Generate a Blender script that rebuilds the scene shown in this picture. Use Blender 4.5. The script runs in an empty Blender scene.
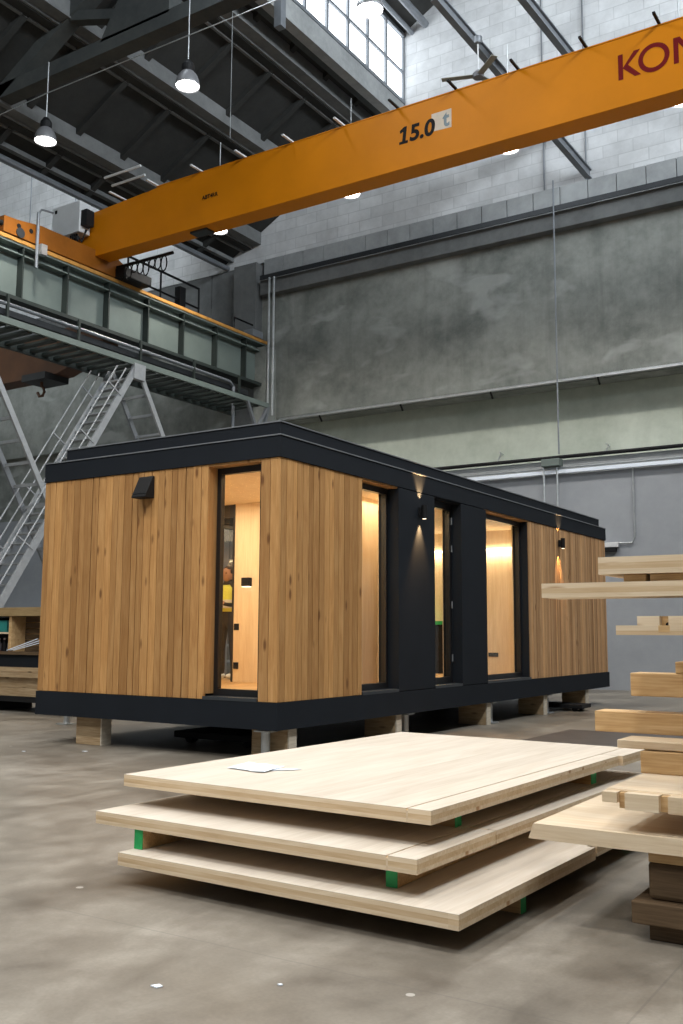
import bpy, bmesh, math, random
from mathutils import Vector, Matrix
random.seed(7)
SC = bpy.context.scene
COL = SC.collection

# ------------------------------------------------------------------ materials
def new_mat(name):
    m = bpy.data.materials.new(name); m.use_nodes = True
    nt = m.node_tree; nt.nodes.clear()
    out = nt.nodes.new('ShaderNodeOutputMaterial'); b = nt.nodes.new('ShaderNodeBsdfPrincipled')
    nt.links.new(b.outputs[0], out.inputs[0])
    return m, nt, b
class N:
    """tiny node helper"""
    def __init__(s, nt): s.nt = nt
    def add(s, t, **k):
        n = s.nt.nodes.new(t)
        for a, v in k.items(): setattr(n, a, v)
        return n
    def link(s, a, b): s.nt.links.new(a, b)
    def math(s, op, a, b=None, c=None):
        n = s.add('ShaderNodeMath', operation=op)
        for i, v in enumerate((a, b, c)):
            if v is None: continue
            if isinstance(v, (int, float)): n.inputs[i].default_value = v
            else: s.link(v, n.inputs[i])
        return n.outputs[0]
    def coord(s): return s.add('ShaderNodeTexCoord').outputs['Object']
    def sep(s, v):
        n = s.add('ShaderNodeSeparateXYZ'); s.link(v, n.inputs[0]); return n.outputs
    def comb(s, x, y, z):
        n = s.add('ShaderNodeCombineXYZ')
        for i, v in enumerate((x, y, z)):
            if isinstance(v, (int, float)): n.inputs[i].default_value = v
            else: s.link(v, n.inputs[i])
        return n.outputs[0]
    def scale(s, v, sc, off=(0, 0, 0)):
        n = s.add('ShaderNodeMapping'); s.link(v, n.inputs[0])
        n.inputs['Scale'].default_value = sc; n.inputs['Location'].default_value = off
        return n.outputs[0]
    def noise(s, v, sc, det=4, rough=.55, dist=0, off=None):
        n = s.add('ShaderNodeTexNoise'); s.link(v, n.inputs['Vector'])
        n.inputs['Scale'].default_value = sc; n.inputs['Detail'].default_value = det
        n.inputs['Roughness'].default_value = rough; n.inputs['Distortion'].default_value = dist
        return n.outputs[0]
    def ramp(s, f, stops):
        n = s.add('ShaderNodeValToRGB'); s.link(f, n.inputs[0]); r = n.color_ramp
        while len(r.elements) < len(stops): r.elements.new(.5)
        for e, (p, c) in zip(r.elements, stops):
            e.position = p; e.color = (*c, 1) if len(c) == 3 else c
        return n.outputs[0]
    def mix(s, f, a, b, mode='MIX'):
        n = s.add('ShaderNodeMixRGB', blend_type=mode)
        for i, v in enumerate((f, a, b)):
            if isinstance(v, (int, float)): n.inputs[i].default_value = v
            elif isinstance(v, tuple): n.inputs[i].default_value = (*v, 1)
            else: s.link(v, n.inputs[i])
        return n.outputs[0]
    def bump(s, h, b, st=.2, dist=.01):
        n = s.add('ShaderNodeBump'); n.inputs['Strength'].default_value = st; n.inputs['Distance'].default_value = dist
        s.link(h, n.inputs['Height']); s.link(n.outputs[0], b.inputs['Normal'])

def plain(name, col, rough=.5, metal=0, var=.12, sc=3.0, bump=0, spec=None):
    m, nt, b = new_mat(name); n = N(nt)
    f = n.noise(n.coord(), sc, 5, .6)
    d = tuple(c*(1-var) for c in col); l = tuple(min(1, c*(1+var)) for c in col)
    n.link(n.ramp(f, [(.3, d), (.7, l)]), b.inputs['Base Color'])
    b.inputs['Roughness'].default_value = rough; b.inputs['Metallic'].default_value = metal
    if spec is not None: b.inputs['Specular IOR Level'].default_value = spec
    if bump: n.bump(n.noise(n.coord(), sc*12, 4), b, bump, .004)
    return m

def wood(name, dark, mid, light, grain='Z', board=None, across='X', sc=1.0, rough=.6, knots=.5, knotcol=None, stripe=.5):
    """long-grained timber; grain = axis of the fibres, board = width of a glued lamella or board"""
    m, nt, b = new_mat(name); n = N(nt)
    co = n.coord(); x, y, z = n.sep(co); ax = {'X': x, 'Y': y, 'Z': z}
    geo = n.add('ShaderNodeNewGeometry').outputs['Random Per Island']
    seed = n.math('MULTIPLY', geo, 37.0)
    if board:
        idx = n.math('FLOOR', n.math('DIVIDE', ax[across], board))
        w = n.add('ShaderNodeTexWhiteNoise', noise_dimensions='2D'); n.link(n.comb(idx, seed, 0), w.inputs['Vector'])
        rnd = w.outputs['Value']
    else:
        rnd = geo
    off = n.comb(n.math('MULTIPLY', rnd, 13.0), n.math('MULTIPLY', rnd, 29.0), seed)
    add = n.add('ShaderNodeVectorMath', operation='ADD'); n.link(co, add.inputs[0]); n.link(off, add.inputs[1])
    p = add.outputs[0]
    st = {'X': (.05, 1, 1), 'Y': (1, .05, 1), 'Z': (1, 1, .05)}[grain]
    g1 = n.noise(n.scale(p, tuple(v*70*sc for v in st)), 1, 4, .6, .6)
    st2 = {'X': (.16, 1, 1), 'Y': (1, .16, 1), 'Z': (1, 1, .16)}[grain]
    g2 = n.noise(n.scale(p, tuple(v*9*sc for v in st2)), 1, 3, .5, 1.2)
    f = n.math('ADD', n.math('MULTIPLY', g1, .55), n.math('MULTIPLY', g2, .45))
    c = n.ramp(f, [(.33, dark), (.5, mid), (.66, light)])
    c = n.mix(stripe, c, n.ramp(rnd, [(0, (.58, .52, .46)), (.3, (.82, .80, .78)), (.6, (.98, .98, .98)), (1, (1.25, 1.22, 1.15))]), 'MULTIPLY')
    if knots:
        kst = {'X': (.35, 1, 1), 'Y': (1, .35, 1), 'Z': (1, 1, .35)}[grain]
        v = n.add('ShaderNodeTexVoronoi'); v.inputs['Scale'].default_value = 1; v.inputs['Randomness'].default_value = 1
        n.link(n.scale(p, tuple(q*6.5*sc for q in kst)), v.inputs['Vector'])
        k = n.ramp(v.outputs['Distance'], [(.07, (1, 1, 1)), (.17, (0, 0, 0))])
        sp = n.sep(v.outputs['Color'])[0]
        k = n.math('MULTIPLY', k, n.math('GREATER_THAN', sp, 1-knots))
        c = n.mix(n.math('MULTIPLY', k, .85), c, knotcol or tuple(q*.35 for q in dark))
    n.link(c, b.inputs['Base Color']); b.inputs['Roughness'].default_value = rough; b.inputs['Specular IOR Level'].default_value = .25
    n.bump(g1, b, .12, .002)
    return m

def concrete(name, a, bcol, sc=1.0, rough=.85, streak=0.0, patch=None):
    m, nt, b = new_mat(name); n = N(nt); co = n.coord()
    f1 = n.noise(co, .35*sc, 6, .62, .4); f2 = n.noise(co, 2.6*sc, 8, .7)
    f = n.math('ADD', n.math('MULTIPLY', f1, .62), n.math('MULTIPLY', f2, .38))
    c = n.ramp(f, [(.38, a), (.62, bcol)])
    if streak:
        s1 = n.noise(n.scale(co, (1.6, 1.6, .12)), 1, 5, .65)
        c = n.mix(n.math('MULTIPLY', n.ramp(s1, [(.5, (0, 0, 0)), (.75, (1, 1, 1))]), streak), c, tuple(q*.55 for q in a))
    if patch:
        p1 = n.noise(n.scale(co, (.6, .6, 1.2)), 1, 3, .5, .3)
        c = n.mix(n.math('MULTIPLY', n.ramp(p1, [(.58, (0, 0, 0)), (.66, (1, 1, 1))]), .5), c, patch)
    n.link(c, b.inputs['Base Color']); b.inputs['Roughness'].default_value = rough
    n.bump(f2, b, .25, .02)
    return m

def block_wall(name):
    m, nt, b = new_mat(name); n = N(nt); co = n.coord(); x, y, z = n.sep(co)
    br = n.add('ShaderNodeTexBrick'); n.link(n.comb(x, z, 0), br.inputs['Vector'])
    br.offset = .5; br.inputs['Scale'].default_value = 1
    br.inputs['Brick Width'].default_value = .78; br.inputs['Row Height'].default_value = .34
    br.inputs['Mortar Size'].default_value = .014; br.inputs['Mortar Smooth'].default_value = .3
    br.inputs['Color1'].default_value = (.56, .57, .58, 1); br.inputs['Color2'].default_value = (.66, .67, .68, 1)
    br.inputs['Mortar'].default_value = (.50, .51, .52, 1)
    f = n.noise(co, 1.3, 7, .65)
    c = n.mix(.6, br.outputs['Color'], n.ramp(f, [(.35, (.7, .7, .7)), (.65, (1.12, 1.12, 1.12))]), 'MULTIPLY')
    n.link(c, b.inputs['Base Color']); b.inputs['Roughness'].default_value = .85
    n.bump(br.outputs['Fac'], b, -.35, .02)
    return m

def floor_mat():
    m, nt, b = new_mat('power_floated_concrete'); n = N(nt); co = n.coord()
    f1 = n.noise(co, .55, 7, .62, .8); f2 = n.noise(co, 3.2, 8, .66, .3); f3 = n.noise(n.scale(co, (1, .35, 1)), 1.6, 6, .7, 1.0)
    f = n.math('ADD', n.math('MULTIPLY', f1, .45), n.math('ADD', n.math('MULTIPLY', f2, .25), n.math('MULTIPLY', f3, .3)))
    c = n.ramp(f, [(.36, (.085, .071, .056)), (.5, (.195, .172, .142)), (.64, (.335, .305, .262))])
    sp = n.noise(co, 60, 2, .5); c = n.mix(.35, c, n.ramp(sp, [(.3, (.75, .74, .72)), (.7, (1.1, 1.1, 1.1))]), 'MULTIPLY')
    # pale drips and flecks
    v = n.add('ShaderNodeTexVoronoi'); n.link(co, v.inputs['Vector']); v.inputs['Scale'].default_value = 2.3
    k = n.math('MULTIPLY', n.math('LESS_THAN', v.outputs['Distance'], .045), n.math('GREATER_THAN', n.sep(v.outputs['Color'])[0], .6))
    c = n.mix(n.math('MULTIPLY', k, .6), c, (.6, .58, .54))
    # saw-cut joints
    x, y, z = n.sep(co)
    for a_, off in ((x, 1.1), (y, 2.55)):
        w = n.math('ABSOLUTE', n.math('SUBTRACT', n.math('PINGPONG', n.math('ADD', a_, off), 3.0), 0))
        c = n.mix(n.math('MULTIPLY', n.math('LESS_THAN', w, .005), .3), c, (.08, .075, .07))
    n.link(c, b.inputs['Base Color'])
    n.link(n.ramp(f, [(.3, (.30, .30, .30)), (.7, (.55, .55, .55))]), b.inputs['Roughness'])
    n.bump(f2, b, .06, .01)
    return m

def emis(name, col, st):
    m, nt, b = new_mat(name)
    b.inputs['Base Color'].default_value = (*[min(1, c) for c in col], 1)
    b.inputs['Emission Color'].default_value = (*col, 1); b.inputs['Emission Strength'].default_value = st
    return m

def glass_mat(name, tint=(.95, .97, .96)):
    m = bpy.data.materials.new(name); m.use_nodes = True; nt = m.node_tree; nt.nodes.clear(); n = N(nt)
    out = n.add('ShaderNodeOutputMaterial'); t = n.add('ShaderNodeBsdfTransparent'); g = n.add('ShaderNodeBsdfGlossy')
    t.inputs[0].default_value = (*tint, 1); g.inputs['Roughness'].default_value = .02
    ge = n.add('ShaderNodeNewGeometry'); dt = n.add('ShaderNodeVectorMath', operation='DOT_PRODUCT'); mx = n.add('ShaderNodeMixShader')
    n.link(ge.outputs['Normal'], dt.inputs[0]); n.link(ge.outputs['Incoming'], dt.inputs[1])
    fr = n.math('MULTIPLY_ADD', n.math('POWER', n.math('SUBTRACT', 1.0, n.math('ABSOLUTE', dt.outputs['Value'])), 5.0), .6, .04)
    n.link(fr, mx.inputs[0]); n.link(t.outputs[0], mx.inputs[1]); n.link(g.outputs[0], mx.inputs[2]); n.link(mx.outputs[0], out.inputs[0])
    return m

M = {}
M['floor'] = floor_mat()
M['blocks'] = block_wall('painted_block_wall')
M['conc_mid'] = concrete('grey_green_concrete', (.135, .145, .133), (.30, .31, .285), 1, .85, .4, (.40, .41, .39))
M['conc_low'] = concrete('pale_green_concrete', (.40, .44, .37), (.56, .60, .52), .9, .85, .15)
M['conc_dark'] = concrete('dark_concrete', (.10, .105, .105), (.17, .175, .175), 1.2, .9, .2)
M['conc_band'] = concrete('band_concrete', (.25, .26, .265), (.38, .395, .40), 1.2, .85, .1)
M['paint_grey'] = concrete('grey_wall_paint', (.27, .285, .31), (.32, .335, .36), 1.1, .7)
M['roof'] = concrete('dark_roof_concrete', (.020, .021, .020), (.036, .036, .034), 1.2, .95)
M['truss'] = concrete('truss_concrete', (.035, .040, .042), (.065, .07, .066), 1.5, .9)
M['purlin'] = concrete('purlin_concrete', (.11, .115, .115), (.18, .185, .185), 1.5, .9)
M['apron'] = concrete('apron_concrete', (.24, .25, .25), (.36, .37, .37), 2, .85)
M['dark_steel'] = plain('dark_painted_steel', (.035, .038, .042), .5, .3)
M['grey_steel'] = plain('grey_painted_steel', (.20, .215, .235), .45, .3)
M['galv'] = plain('galvanised_steel', (.52, .54, .55), .38, .7, .15, 6)
M['alu'] = plain('brushed_aluminium', (.31, .325, .34), .6, .3, .1, 8)
M['orange'] = plain('crane_orange_paint', (.60, .195, .004), .45, 0, .07, .8, 0, .13)
M['orange_shaded'] = plain('shaded_orange_paint', (.26, .085, .008), .6, 0, .2, 1.2, 0, .2)  # crane orange with the end truck's shade put into the colour
M['orange_dark'] = plain('old_orange_paint', (.085, .035, .014), .55, 0, .25, 1.5)
M['green_steel'] = plain('grey_green_steel_paint', (.14, .172, .158), .6, .05, .14, .9)
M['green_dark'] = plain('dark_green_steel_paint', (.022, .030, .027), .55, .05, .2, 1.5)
M['rail_orange'] = plain('worn_yellow_rail_paint', (.50, .24, .05), .8, 0, .2, 4)
M['black'] = plain('black_plastic', (.010, .010, .011), .6, 0, .1, 3, 0, .2)
M['charcoal'] = plain('charcoal_facade_board', (.0075, .0105, .0155), .75, 0, .12, 2.2, .1, .22)
M['frame'] = plain('black_window_frame', (.010, .010, .011), .4, 0, .05)
M['sill'] = plain('dark_grey_sill', (.045, .052, .06), .4, .3)
M['white_box'] = plain('light_grey_enamel', (.62, .63, .64), .45, 0, .05)
M['white'] = plain('white_paper', (.78, .84, .93), .7, 0, .03)
M['clad'] = wood('larch_cladding', (.36, .175, .060), (.46, .245, .090), (.55, .315, .13), 'Z', None, 'X', .9, .6, .8, (.13, .05, .016), .85)
M['clad_thin'] = wood('narrow_larch_cladding', (.36, .20, .09), (.46, .27, .13), (.54, .335, .18), 'Z', None, 'Y', 1.0, .6, .3, (.14, .06, .02), .95)
sp = ((.58, .44, .28), (.69, .555, .39), (.77, .65, .49))
M['panel_top'] = wood('spruce_panel_face', (.51, .44, .36), (.56, .495, .42), (.61, .55, .475), 'Y', .16, 'X', .6, .7, .12, (.42, .22, .08), .12)
M['panel_topx'] = wood('spruce_panel_face_cross', (.62, .49, .33), (.70, .58, .43), (.76, .66, .52), 'X', .14, 'Y', .6, .5, .3, (.36, .17, .06), .15)
M['ply_a'] = wood('spruce_edge_long', *sp, 'X', None, 'X', 1, .6, .7, (.36, .17, .06), .18)
M['ply_b'] = wood('spruce_edge_core', (.50, .35, .20), (.60, .44, .27), (.68, .53, .35), 'X', None, 'X', 1.0, .6, .15, (.30, .15, .06), .2)
M['beam_w'] = wood('spruce_beam', (.42, .25, .11), (.56, .365, .175), (.67, .475, .265), 'X', None, 'X', 1.1, .6, .6, (.18, .07, .025), .25)
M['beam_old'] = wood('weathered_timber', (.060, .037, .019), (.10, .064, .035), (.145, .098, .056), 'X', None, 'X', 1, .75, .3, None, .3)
M['post_w'] = wood('timber_block', (.26, .17, .09), (.38, .27, .155), (.50, .38, .24), 'X', None, 'X', 1, .7, .3, None, .25)
M['end_w'] = wood('timber_end_grain', (.42, .36, .28), (.55, .49, .40), (.66, .60, .50), 'Y', None, 'X', 2, .7, 0, None, .25)
M['inner'] = wood('interior_spruce_lining', (.68, .53, .36), (.76, .62, .45), (.82, .70, .54), 'Z', .3, 'X', .6, .55, .06, (.5, .33, .18), .1)
M['inner_floor'] = wood('interior_oak_floor', (.42, .26, .12), (.52, .34, .17), (.60, .42, .23), 'Y', .12, 'X', .8, .45, .1, None, .3)
M['osb'] = wood('osb_board', (.22, .145, .065), (.32, .22, .105), (.41, .30, .155), 'X', None, 'X', 1.5, .8, .8, (.25, .15, .06), .2)
M['green_paint'] = plain('green_spray_paint', (.012, .36, .10), .5, 0, .15, 20)
M['teal'] = plain('teal_plastic', (.02, .24, .22), .4, 0, .1, 6)
M['red'] = plain('orange_red_plastic', (.60, .06, .015), .35)
M['glass'] = glass_mat('clear_glass')
M['led'] = emis('warm_led', (1, .80, .52), 14)
M['bulb_warm'] = emis('warm_sconce_light', (1, .80, .55), 4)
M['lamp_lens'] = emis('high_bay_lamp_lens', (1, .98, .95), 14)
M['sky_glass'] = emis('daylit_clerestory_glass', (.93, .97, 1), 3.2)
M['text_black'] = plain('black_lettering', (.012, .010, .009), .6, 0, .05, 3, 0, .1)
M['text_red'] = plain('dark_red_lettering', (.15, .008, .008), .6, 0, .05, 3, 0, .1)
M['text_grey'] = plain('grey_blue_lettering', (.16, .20, .22), .5)
M['decal'] = plain('pale_decal', (.60, .48, .36), .5)
M['vest'] = plain('yellow_high_visibility_vest', (.78, .82, .14), .7)
M['reflect'] = plain('silver_reflective_tape', (.72, .72, .68), .35)
M['skin'] = plain('skin', (.45, .25, .17), .55, 0, .06)
M['cloth'] = plain('dark_cloth', (.030, .030, .034), .85, 0, .2, 6)
M['hair'] = plain('dark_hair', (.03, .018, .012), .7)
M['shade'] = plain('lamp_shade_grey', (.20, .20, .21), .35, .2)
M['tan'] = plain('khaki_fan_blade', (.30, .29, .23), .5)
M['brown_sheet'] = plain('dark_film_faced_board', (.06, .05, .045), .45, 0, .25, 3)

# ------------------------------------------------------------------ mesh builder
class MB:
    def __init__(s): s.v = []; s.f = []; s.mi = []
    def _add(s, vs, fs, mi):
        o = len(s.v); s.v += [tuple(p) for p in vs]; s.f += [tuple(o+i for i in f) for f in fs]; s.mi += [mi]*len(fs)
    def box(s, x0, x1, y0, y1, z0, z1, mi=0):
        x0, x1 = min(x0, x1), max(x0, x1); y0, y1 = min(y0, y1), max(y0, y1); z0, z1 = min(z0, z1), max(z0, z1)
        vs = [(x, y, z) for z in (z0, z1) for y in (y0, y1) for x in (x0, x1)]
        s._add(vs, [(0, 2, 3, 1), (4, 5, 7, 6), (0, 1, 5, 4), (2, 6, 7, 3), (0, 4, 6, 2), (1, 3, 7, 5)], mi); return s
    def bar(s, a, b, w, h, up=(0, 0, 1), mi=0):
        """rectangular section w (sideways) x h (towards up) from a to b"""
        a, b, up = Vector(a), Vector(b), Vector(up); d = (b-a).normalized(); sd = d.cross(up).normalized(); u = sd.cross(d)
        vs = []
        for p in (a, b):
            for i, j in ((-1, -1), (1, -1), (1, 1), (-1, 1)): vs.append(p+sd*i*w/2+u*j*h/2)
        s._add(vs, [(0, 1, 2, 3), (7, 6, 5, 4), (0, 4, 5, 1), (1, 5, 6, 2), (2, 6, 7, 3), (3, 7, 4, 0)], mi); return s
    def tube(s, pts, r, n=8, mi=0):
        pts = [Vector(p) for p in pts]; rings = []
        for i, p in enumerate(pts):
            d = (pts[min(i+1, len(pts)-1)]-pts[max(i-1, 0)]).normalized()
            ref = Vector((0, 0, 1)) if abs(d.z) < .9 else Vector((0, 1, 0))
            a = d.cross(ref).normalized(); b = d.cross(a)
            rings.append([p+a*r*math.cos(2*math.pi*k/n)+b*r*math.sin(2*math.pi*k/n) for k in range(n)])
        vs = [q for rg in rings for q in rg]; fs = []
        for i in range(len(pts)-1):
            for k in range(n): fs.append((i*n+k, i*n+(k+1) % n, (i+1)*n+(k+1) % n, (i+1)*n+k))
        fs.append(tuple(range(n-1, -1, -1))); fs.append(tuple((len(pts)-1)*n+k for k in range(n)))
        s._add(vs, fs, mi); return s
    def lathe(s, prof, c, n=20, mi=0):
        c = Vector(c); vs = []; fs = []
        for r, z in prof:
            for k in range(n): vs.append(c+Vector((r*math.cos(2*math.pi*k/n), r*math.sin(2*math.pi*k/n), z)))
        for i in range(len(prof)-1):
            for k in range(n): fs.append((i*n+k, i*n+(k+1) % n, (i+1)*n+(k+1) % n, (i+1)*n+k))
        s._add(vs, fs, mi); return s
    def prism(s, poly, d, mi=0):
        """planar polygon (list of 3D points) extruded by vector d"""
        n = len(poly); d = Vector(d); vs = [Vector(p) for p in poly]+[Vector(p)+d for p in poly]
        fs = [tuple(range(n-1, -1, -1)), tuple(range(n, 2*n))]+[(i, (i+1) % n, n+(i+1) % n, n+i) for i in range(n)]
        s._add(vs, fs, mi); return s
    def build(s, name, mats, parent=None, bevel=0, smooth=False, org=None):
        mats = mats if isinstance(mats, (list, tuple)) else [mats]
        w = Vector(org) if org is not None else (WORLD.get(parent.name, Vector()) if parent else Vector())
        me = bpy.data.meshes.new(name); me.from_pydata([tuple(Vector(p)-w) for p in s.v], [], s.f)
        for m in mats: me.materials.append(M[m])
        for p, i in zip(me.polygons, s.mi): p.material_index = i; p.use_smooth = smooth
        bm = bmesh.new(); bm.from_mesh(me); bmesh.ops.recalc_face_normals(bm, faces=bm.faces); bm.to_mesh(me); bm.free()
        o = bpy.data.objects.new(name, me); COL.objects.link(o)
        if parent: o.parent = parent; WORLD[o.name] = w
        else: o.location = w; WORLD[o.name] = w
        if bevel:
            bv = o.modifiers.new('bevel', 'BEVEL'); bv.width = bevel; bv.segments = 2; bv.limit_method = 'ANGLE'
        return o
WORLD = {}
def tag(o, label=None, cat=None, group=None, kind=None):
    if label: o['label'] = label
    if cat: o['category'] = cat
    if group: o['group'] = group
    if kind: o['kind'] = kind
    return o
def thing(name, label, cat, loc=(0, 0, 0), group=None):
    o = bpy.data.objects.new(name, None); COL.objects.link(o); o.location = loc; o.empty_display_size = .1
    WORLD[o.name] = Vector(loc); return tag(o, label, cat, group)
def local(root): WORLD[root.name] = Vector((0, 0, 0)); return root    # parts given in the root's own coordinates
def copy_tree(o, loc=None, label=None, parent=None):
    c = o.copy(); COL.objects.link(c)
    if parent: c.parent = parent
    if loc is not None: c.location = loc
    if label: c['label'] = label
    for ch in list(o.children): copy_tree(ch, parent=c)
    return c
def one(name, mb, mats, label, cat, group=None, **k):
    return tag(mb.build(name, mats, **k), label, cat, group)
def struct(name, mb, mats, **k):
    return tag(mb.build(name, mats, **k), kind='structure')

# ------------------------------------------------------------------ camera (35 mm, tilted slightly up)
H = 1.33
yaw, pit, rol = .5705, .1231, .0053
fwd = Vector((-math.sin(yaw)*math.cos(pit), math.cos(yaw)*math.cos(pit), math.sin(pit)))
rt = Vector((math.cos(yaw), math.sin(yaw), 0)); up = rt.cross(fwd)
r2 = rt*math.cos(rol)+up*math.sin(rol); u2 = up*math.cos(rol)-rt*math.sin(rol)
cd = bpy.data.cameras.new('camera'); cam = bpy.data.objects.new('camera', cd); COL.objects.link(cam)
cam.matrix_world = Matrix(((r2.x, u2.x, -fwd.x, 0), (r2.y, u2.y, -fwd.y, 0), (r2.z, u2.z, -fwd.z, H), (0, 0, 0, 1)))
cd.sensor_fit = 'VERTICAL'; cd.sensor_height = 36; cd.lens = 985.1/1024*36; cd.clip_end = 200
SC.camera = cam

# ------------------------------------------------------------------ the hall
WY = 24.0
struct('floor', MB().box(-34, 12, -14, 26, -.2, 0), 'floor')
struct('wall_back_blocks', MB().box(-34, 12, WY+.02, WY+.5, 13.05, 25), 'blocks')
mb = MB(); mb.box(-34, 12, WY, WY+.6, 7.78, 11.9)
struct('wall_back', mb, 'conc_mid')
struct('trim_1', MB().box(-18.3, 12, WY-.28, WY+.3, 11.86, 12.32), 'conc_dark')          # projecting ledge beam, its shade put into the darker concrete
mb = MB()
x = -18.3
while x < 12:
    mb.box(x+.012, x+.75-.012, WY-.1, WY+.3, 12.34, 13.07); x += .75
mb.box(-18.3, 12, WY-.05, WY+.3, 12.32, 13.05)
struct('trim_2', mb, 'conc_band')
mb = MB(); x = -34
while x < -19.4:
    mb.box(x+.015, min(x+1.5, -19.35)-.015, WY-.02, WY+.3, 11.0, 13.0); x += 1.5
mb.box(-34, -19.35, WY+.05, WY+.3, 10.9, 13.05)
struct('trim_3', mb, 'conc_dark')
struct('trim_4', MB().box(-34, -19.35, WY-.25, WY+.1, 10.75, 11.0), 'conc_dark')
struct('wall_back_lower', MB().box(-17.8, 12, WY+.75, WY+1.1, 5.45, 7.9).box(-17.8, 12, WY, WY+1.1, 7.9, 7.92), 'conc_low')
struct('wall_back_bay', MB().box(-34, -17.8, WY+.3, WY+1.1, 0, 7.8), 'conc_mid')
struct('trim_5', MB().box(-17.8, 12, WY+.45, WY+.75, 5.48, 5.86), 'conc_band')
struct('wall_back_base', MB().box(-34, 12, WY+.25, WY+1.0, 0, 5.45), 'paint_grey')
struct('pillar_wall', MB().box(-19.3, -18.42, WY-.35, WY+.35, 0, 12.95), 'conc_dark')
struct('pillar_wall_front', MB().box(-18.32, -17.86, WY-.5, WY+.3, 0, 10.1), 'conc_mid')
struct('wall_left', MB().box(-34.4, -34, -14, 26, 0, 22), 'conc_mid')
struct('wall_right', MB().box(12, 12.4, -14, 26, 0, 14), 'conc_mid')

# sloping roof over the left edge of the bay, seen from below
def rz(x): return 13.25+.55*(x+20.0)
mb = MB()
mb.prism([(-20, -14, rz(-20)), (-13.7, -14, rz(-13.7)), (-13.7, -14, rz(-13.7)+.25), (-20, -14, rz(-20)+.25)], (0, 38, 0))
y = -13.2
while y < 23.9:
    mb.prism([(-19.9, y, rz(-19.9)-.16), (-13.8, y, rz(-13.8)-.16), (-13.8, y, rz(-13.8)+.01), (-19.9, y, rz(-19.9)+.01)], (0, .16, 0)); y += 1.55
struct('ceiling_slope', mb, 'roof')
for i, px in enumerate((-18.67, -16.35, -14.25)):
    mb = MB(); z = rz(px)-.02
    mb.box(px-.16, px+.16, -14, WY, z-.30, z+.1); mb.box(px-.22, px-.16, -14, WY, z-.36, z-.28, 0)
    struct('trim_%d' % (6+i), mb, 'purlin')
    struct('trim_%d' % (16+i), MB().box(px-.50, px-.24, -14, WY, z-.38, z-.16), 'roof')
    struct('trim_%d' % (26+i), MB().box(px-.58, px-.50, -14, WY, z-.42, z-.34), 'purlin')
struct('trim_9', MB().tube([(-19.85, -14, 13.12), (-19.85, WY, 13.12)], .09, 8), 'grey_steel')
struct('trim_10', MB().box(-19.75, -19.6, -14, WY, 13.3, 13.42), 'purlin')
# clerestory: apron beam, glass, frame
struct('trim_11', MB().box(-13.55, -13.27, -14, WY, 16.25, 16.85), 'apron')
struct('trim_12', MB().box(-13.75, -13.55, -14, WY, 16.27, 16.9), 'truss')
g = MB().box(-13.36, -13.34, -14, WY, 16.85, 19.0)
struct('window_1', g, 'sky_glass')
mb = MB(); y = WY-.02
while y > -14:
    mb.box(-13.36, -13.27, y-.045, y+.045, 16.85, 19.0); y -= 1.02
mb.box(-13.34, -13.28, -14, WY, 17.80, 17.88); mb.box(-13.36, -13.24, -14, WY, 16.83, 16.93); mb.box(-13.36, -13.24, -14, WY, 18.94, 19.05)
struct('window_frame_1', mb, 'grey_steel')
mb = MB().box(-13.25, -13.05, 17.55, 17.75, 15.7, 19.0); mb.box(-13.22, -12.7, 17.6, 17.7, 17.4, 17.45)
struct('trim_13', mb, 'grey_steel')
# lantern roof above and its far side (mirrored bay)
def lz(x): return 19.02+.55*(x+13.4)
mb = MB(); mb.prism([(-13.6, -14, lz(-13.6)), (-4.5, -14, lz(-4.5)), (-4.5, -14, lz(-4.5)+.3), (-13.6, -14, lz(-13.6)+.3)], (0, 38, 0))
mb.prism([(-4.5, -14, lz(-4.5)), (4.6, -14, 18.9), (4.6, -14, 19.2), (-4.5, -14, lz(-4.5)+.3)], (0, 38, 0))
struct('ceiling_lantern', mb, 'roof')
struct('trim_14', MB().tube([(-13.0, -14, 19.0), (-13.0, WY, 19.0)], .07, 8).tube([(-12.55, -14, 19.12), (-12.55, WY, 19.12)], .11, 8), 'grey_steel')
struct('window_2', MB().box(4.34, 4.36, -14, WY, 16.85, 18.9), 'sky_glass')
mb = MB(); y = WY-.5
while y > -14: mb.box(4.27, 4.36, y-.045, y+.045, 16.85, 18.9); y -= 1.02
mb.box(4.27, 4.33, -14, WY, 17.8, 17.88)
struct('window_frame_2', mb, 'grey_steel')
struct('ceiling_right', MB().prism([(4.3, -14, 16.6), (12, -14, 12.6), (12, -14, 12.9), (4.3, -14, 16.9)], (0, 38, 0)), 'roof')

struct('added_window_3', MB().box(-20.3, -20.28, -14, WY-1, 15.7, 18.7), 'sky_glass')  # glowing clerestory out of view, added to brighten the left bay wall
struct('added_window_frame_3', MB().box(-20.35, -20.2, -14, WY, 18.7, 18.9).box(-20.35, -20.2, -14, WY, 13.3, 15.7), 'roof')
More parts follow.
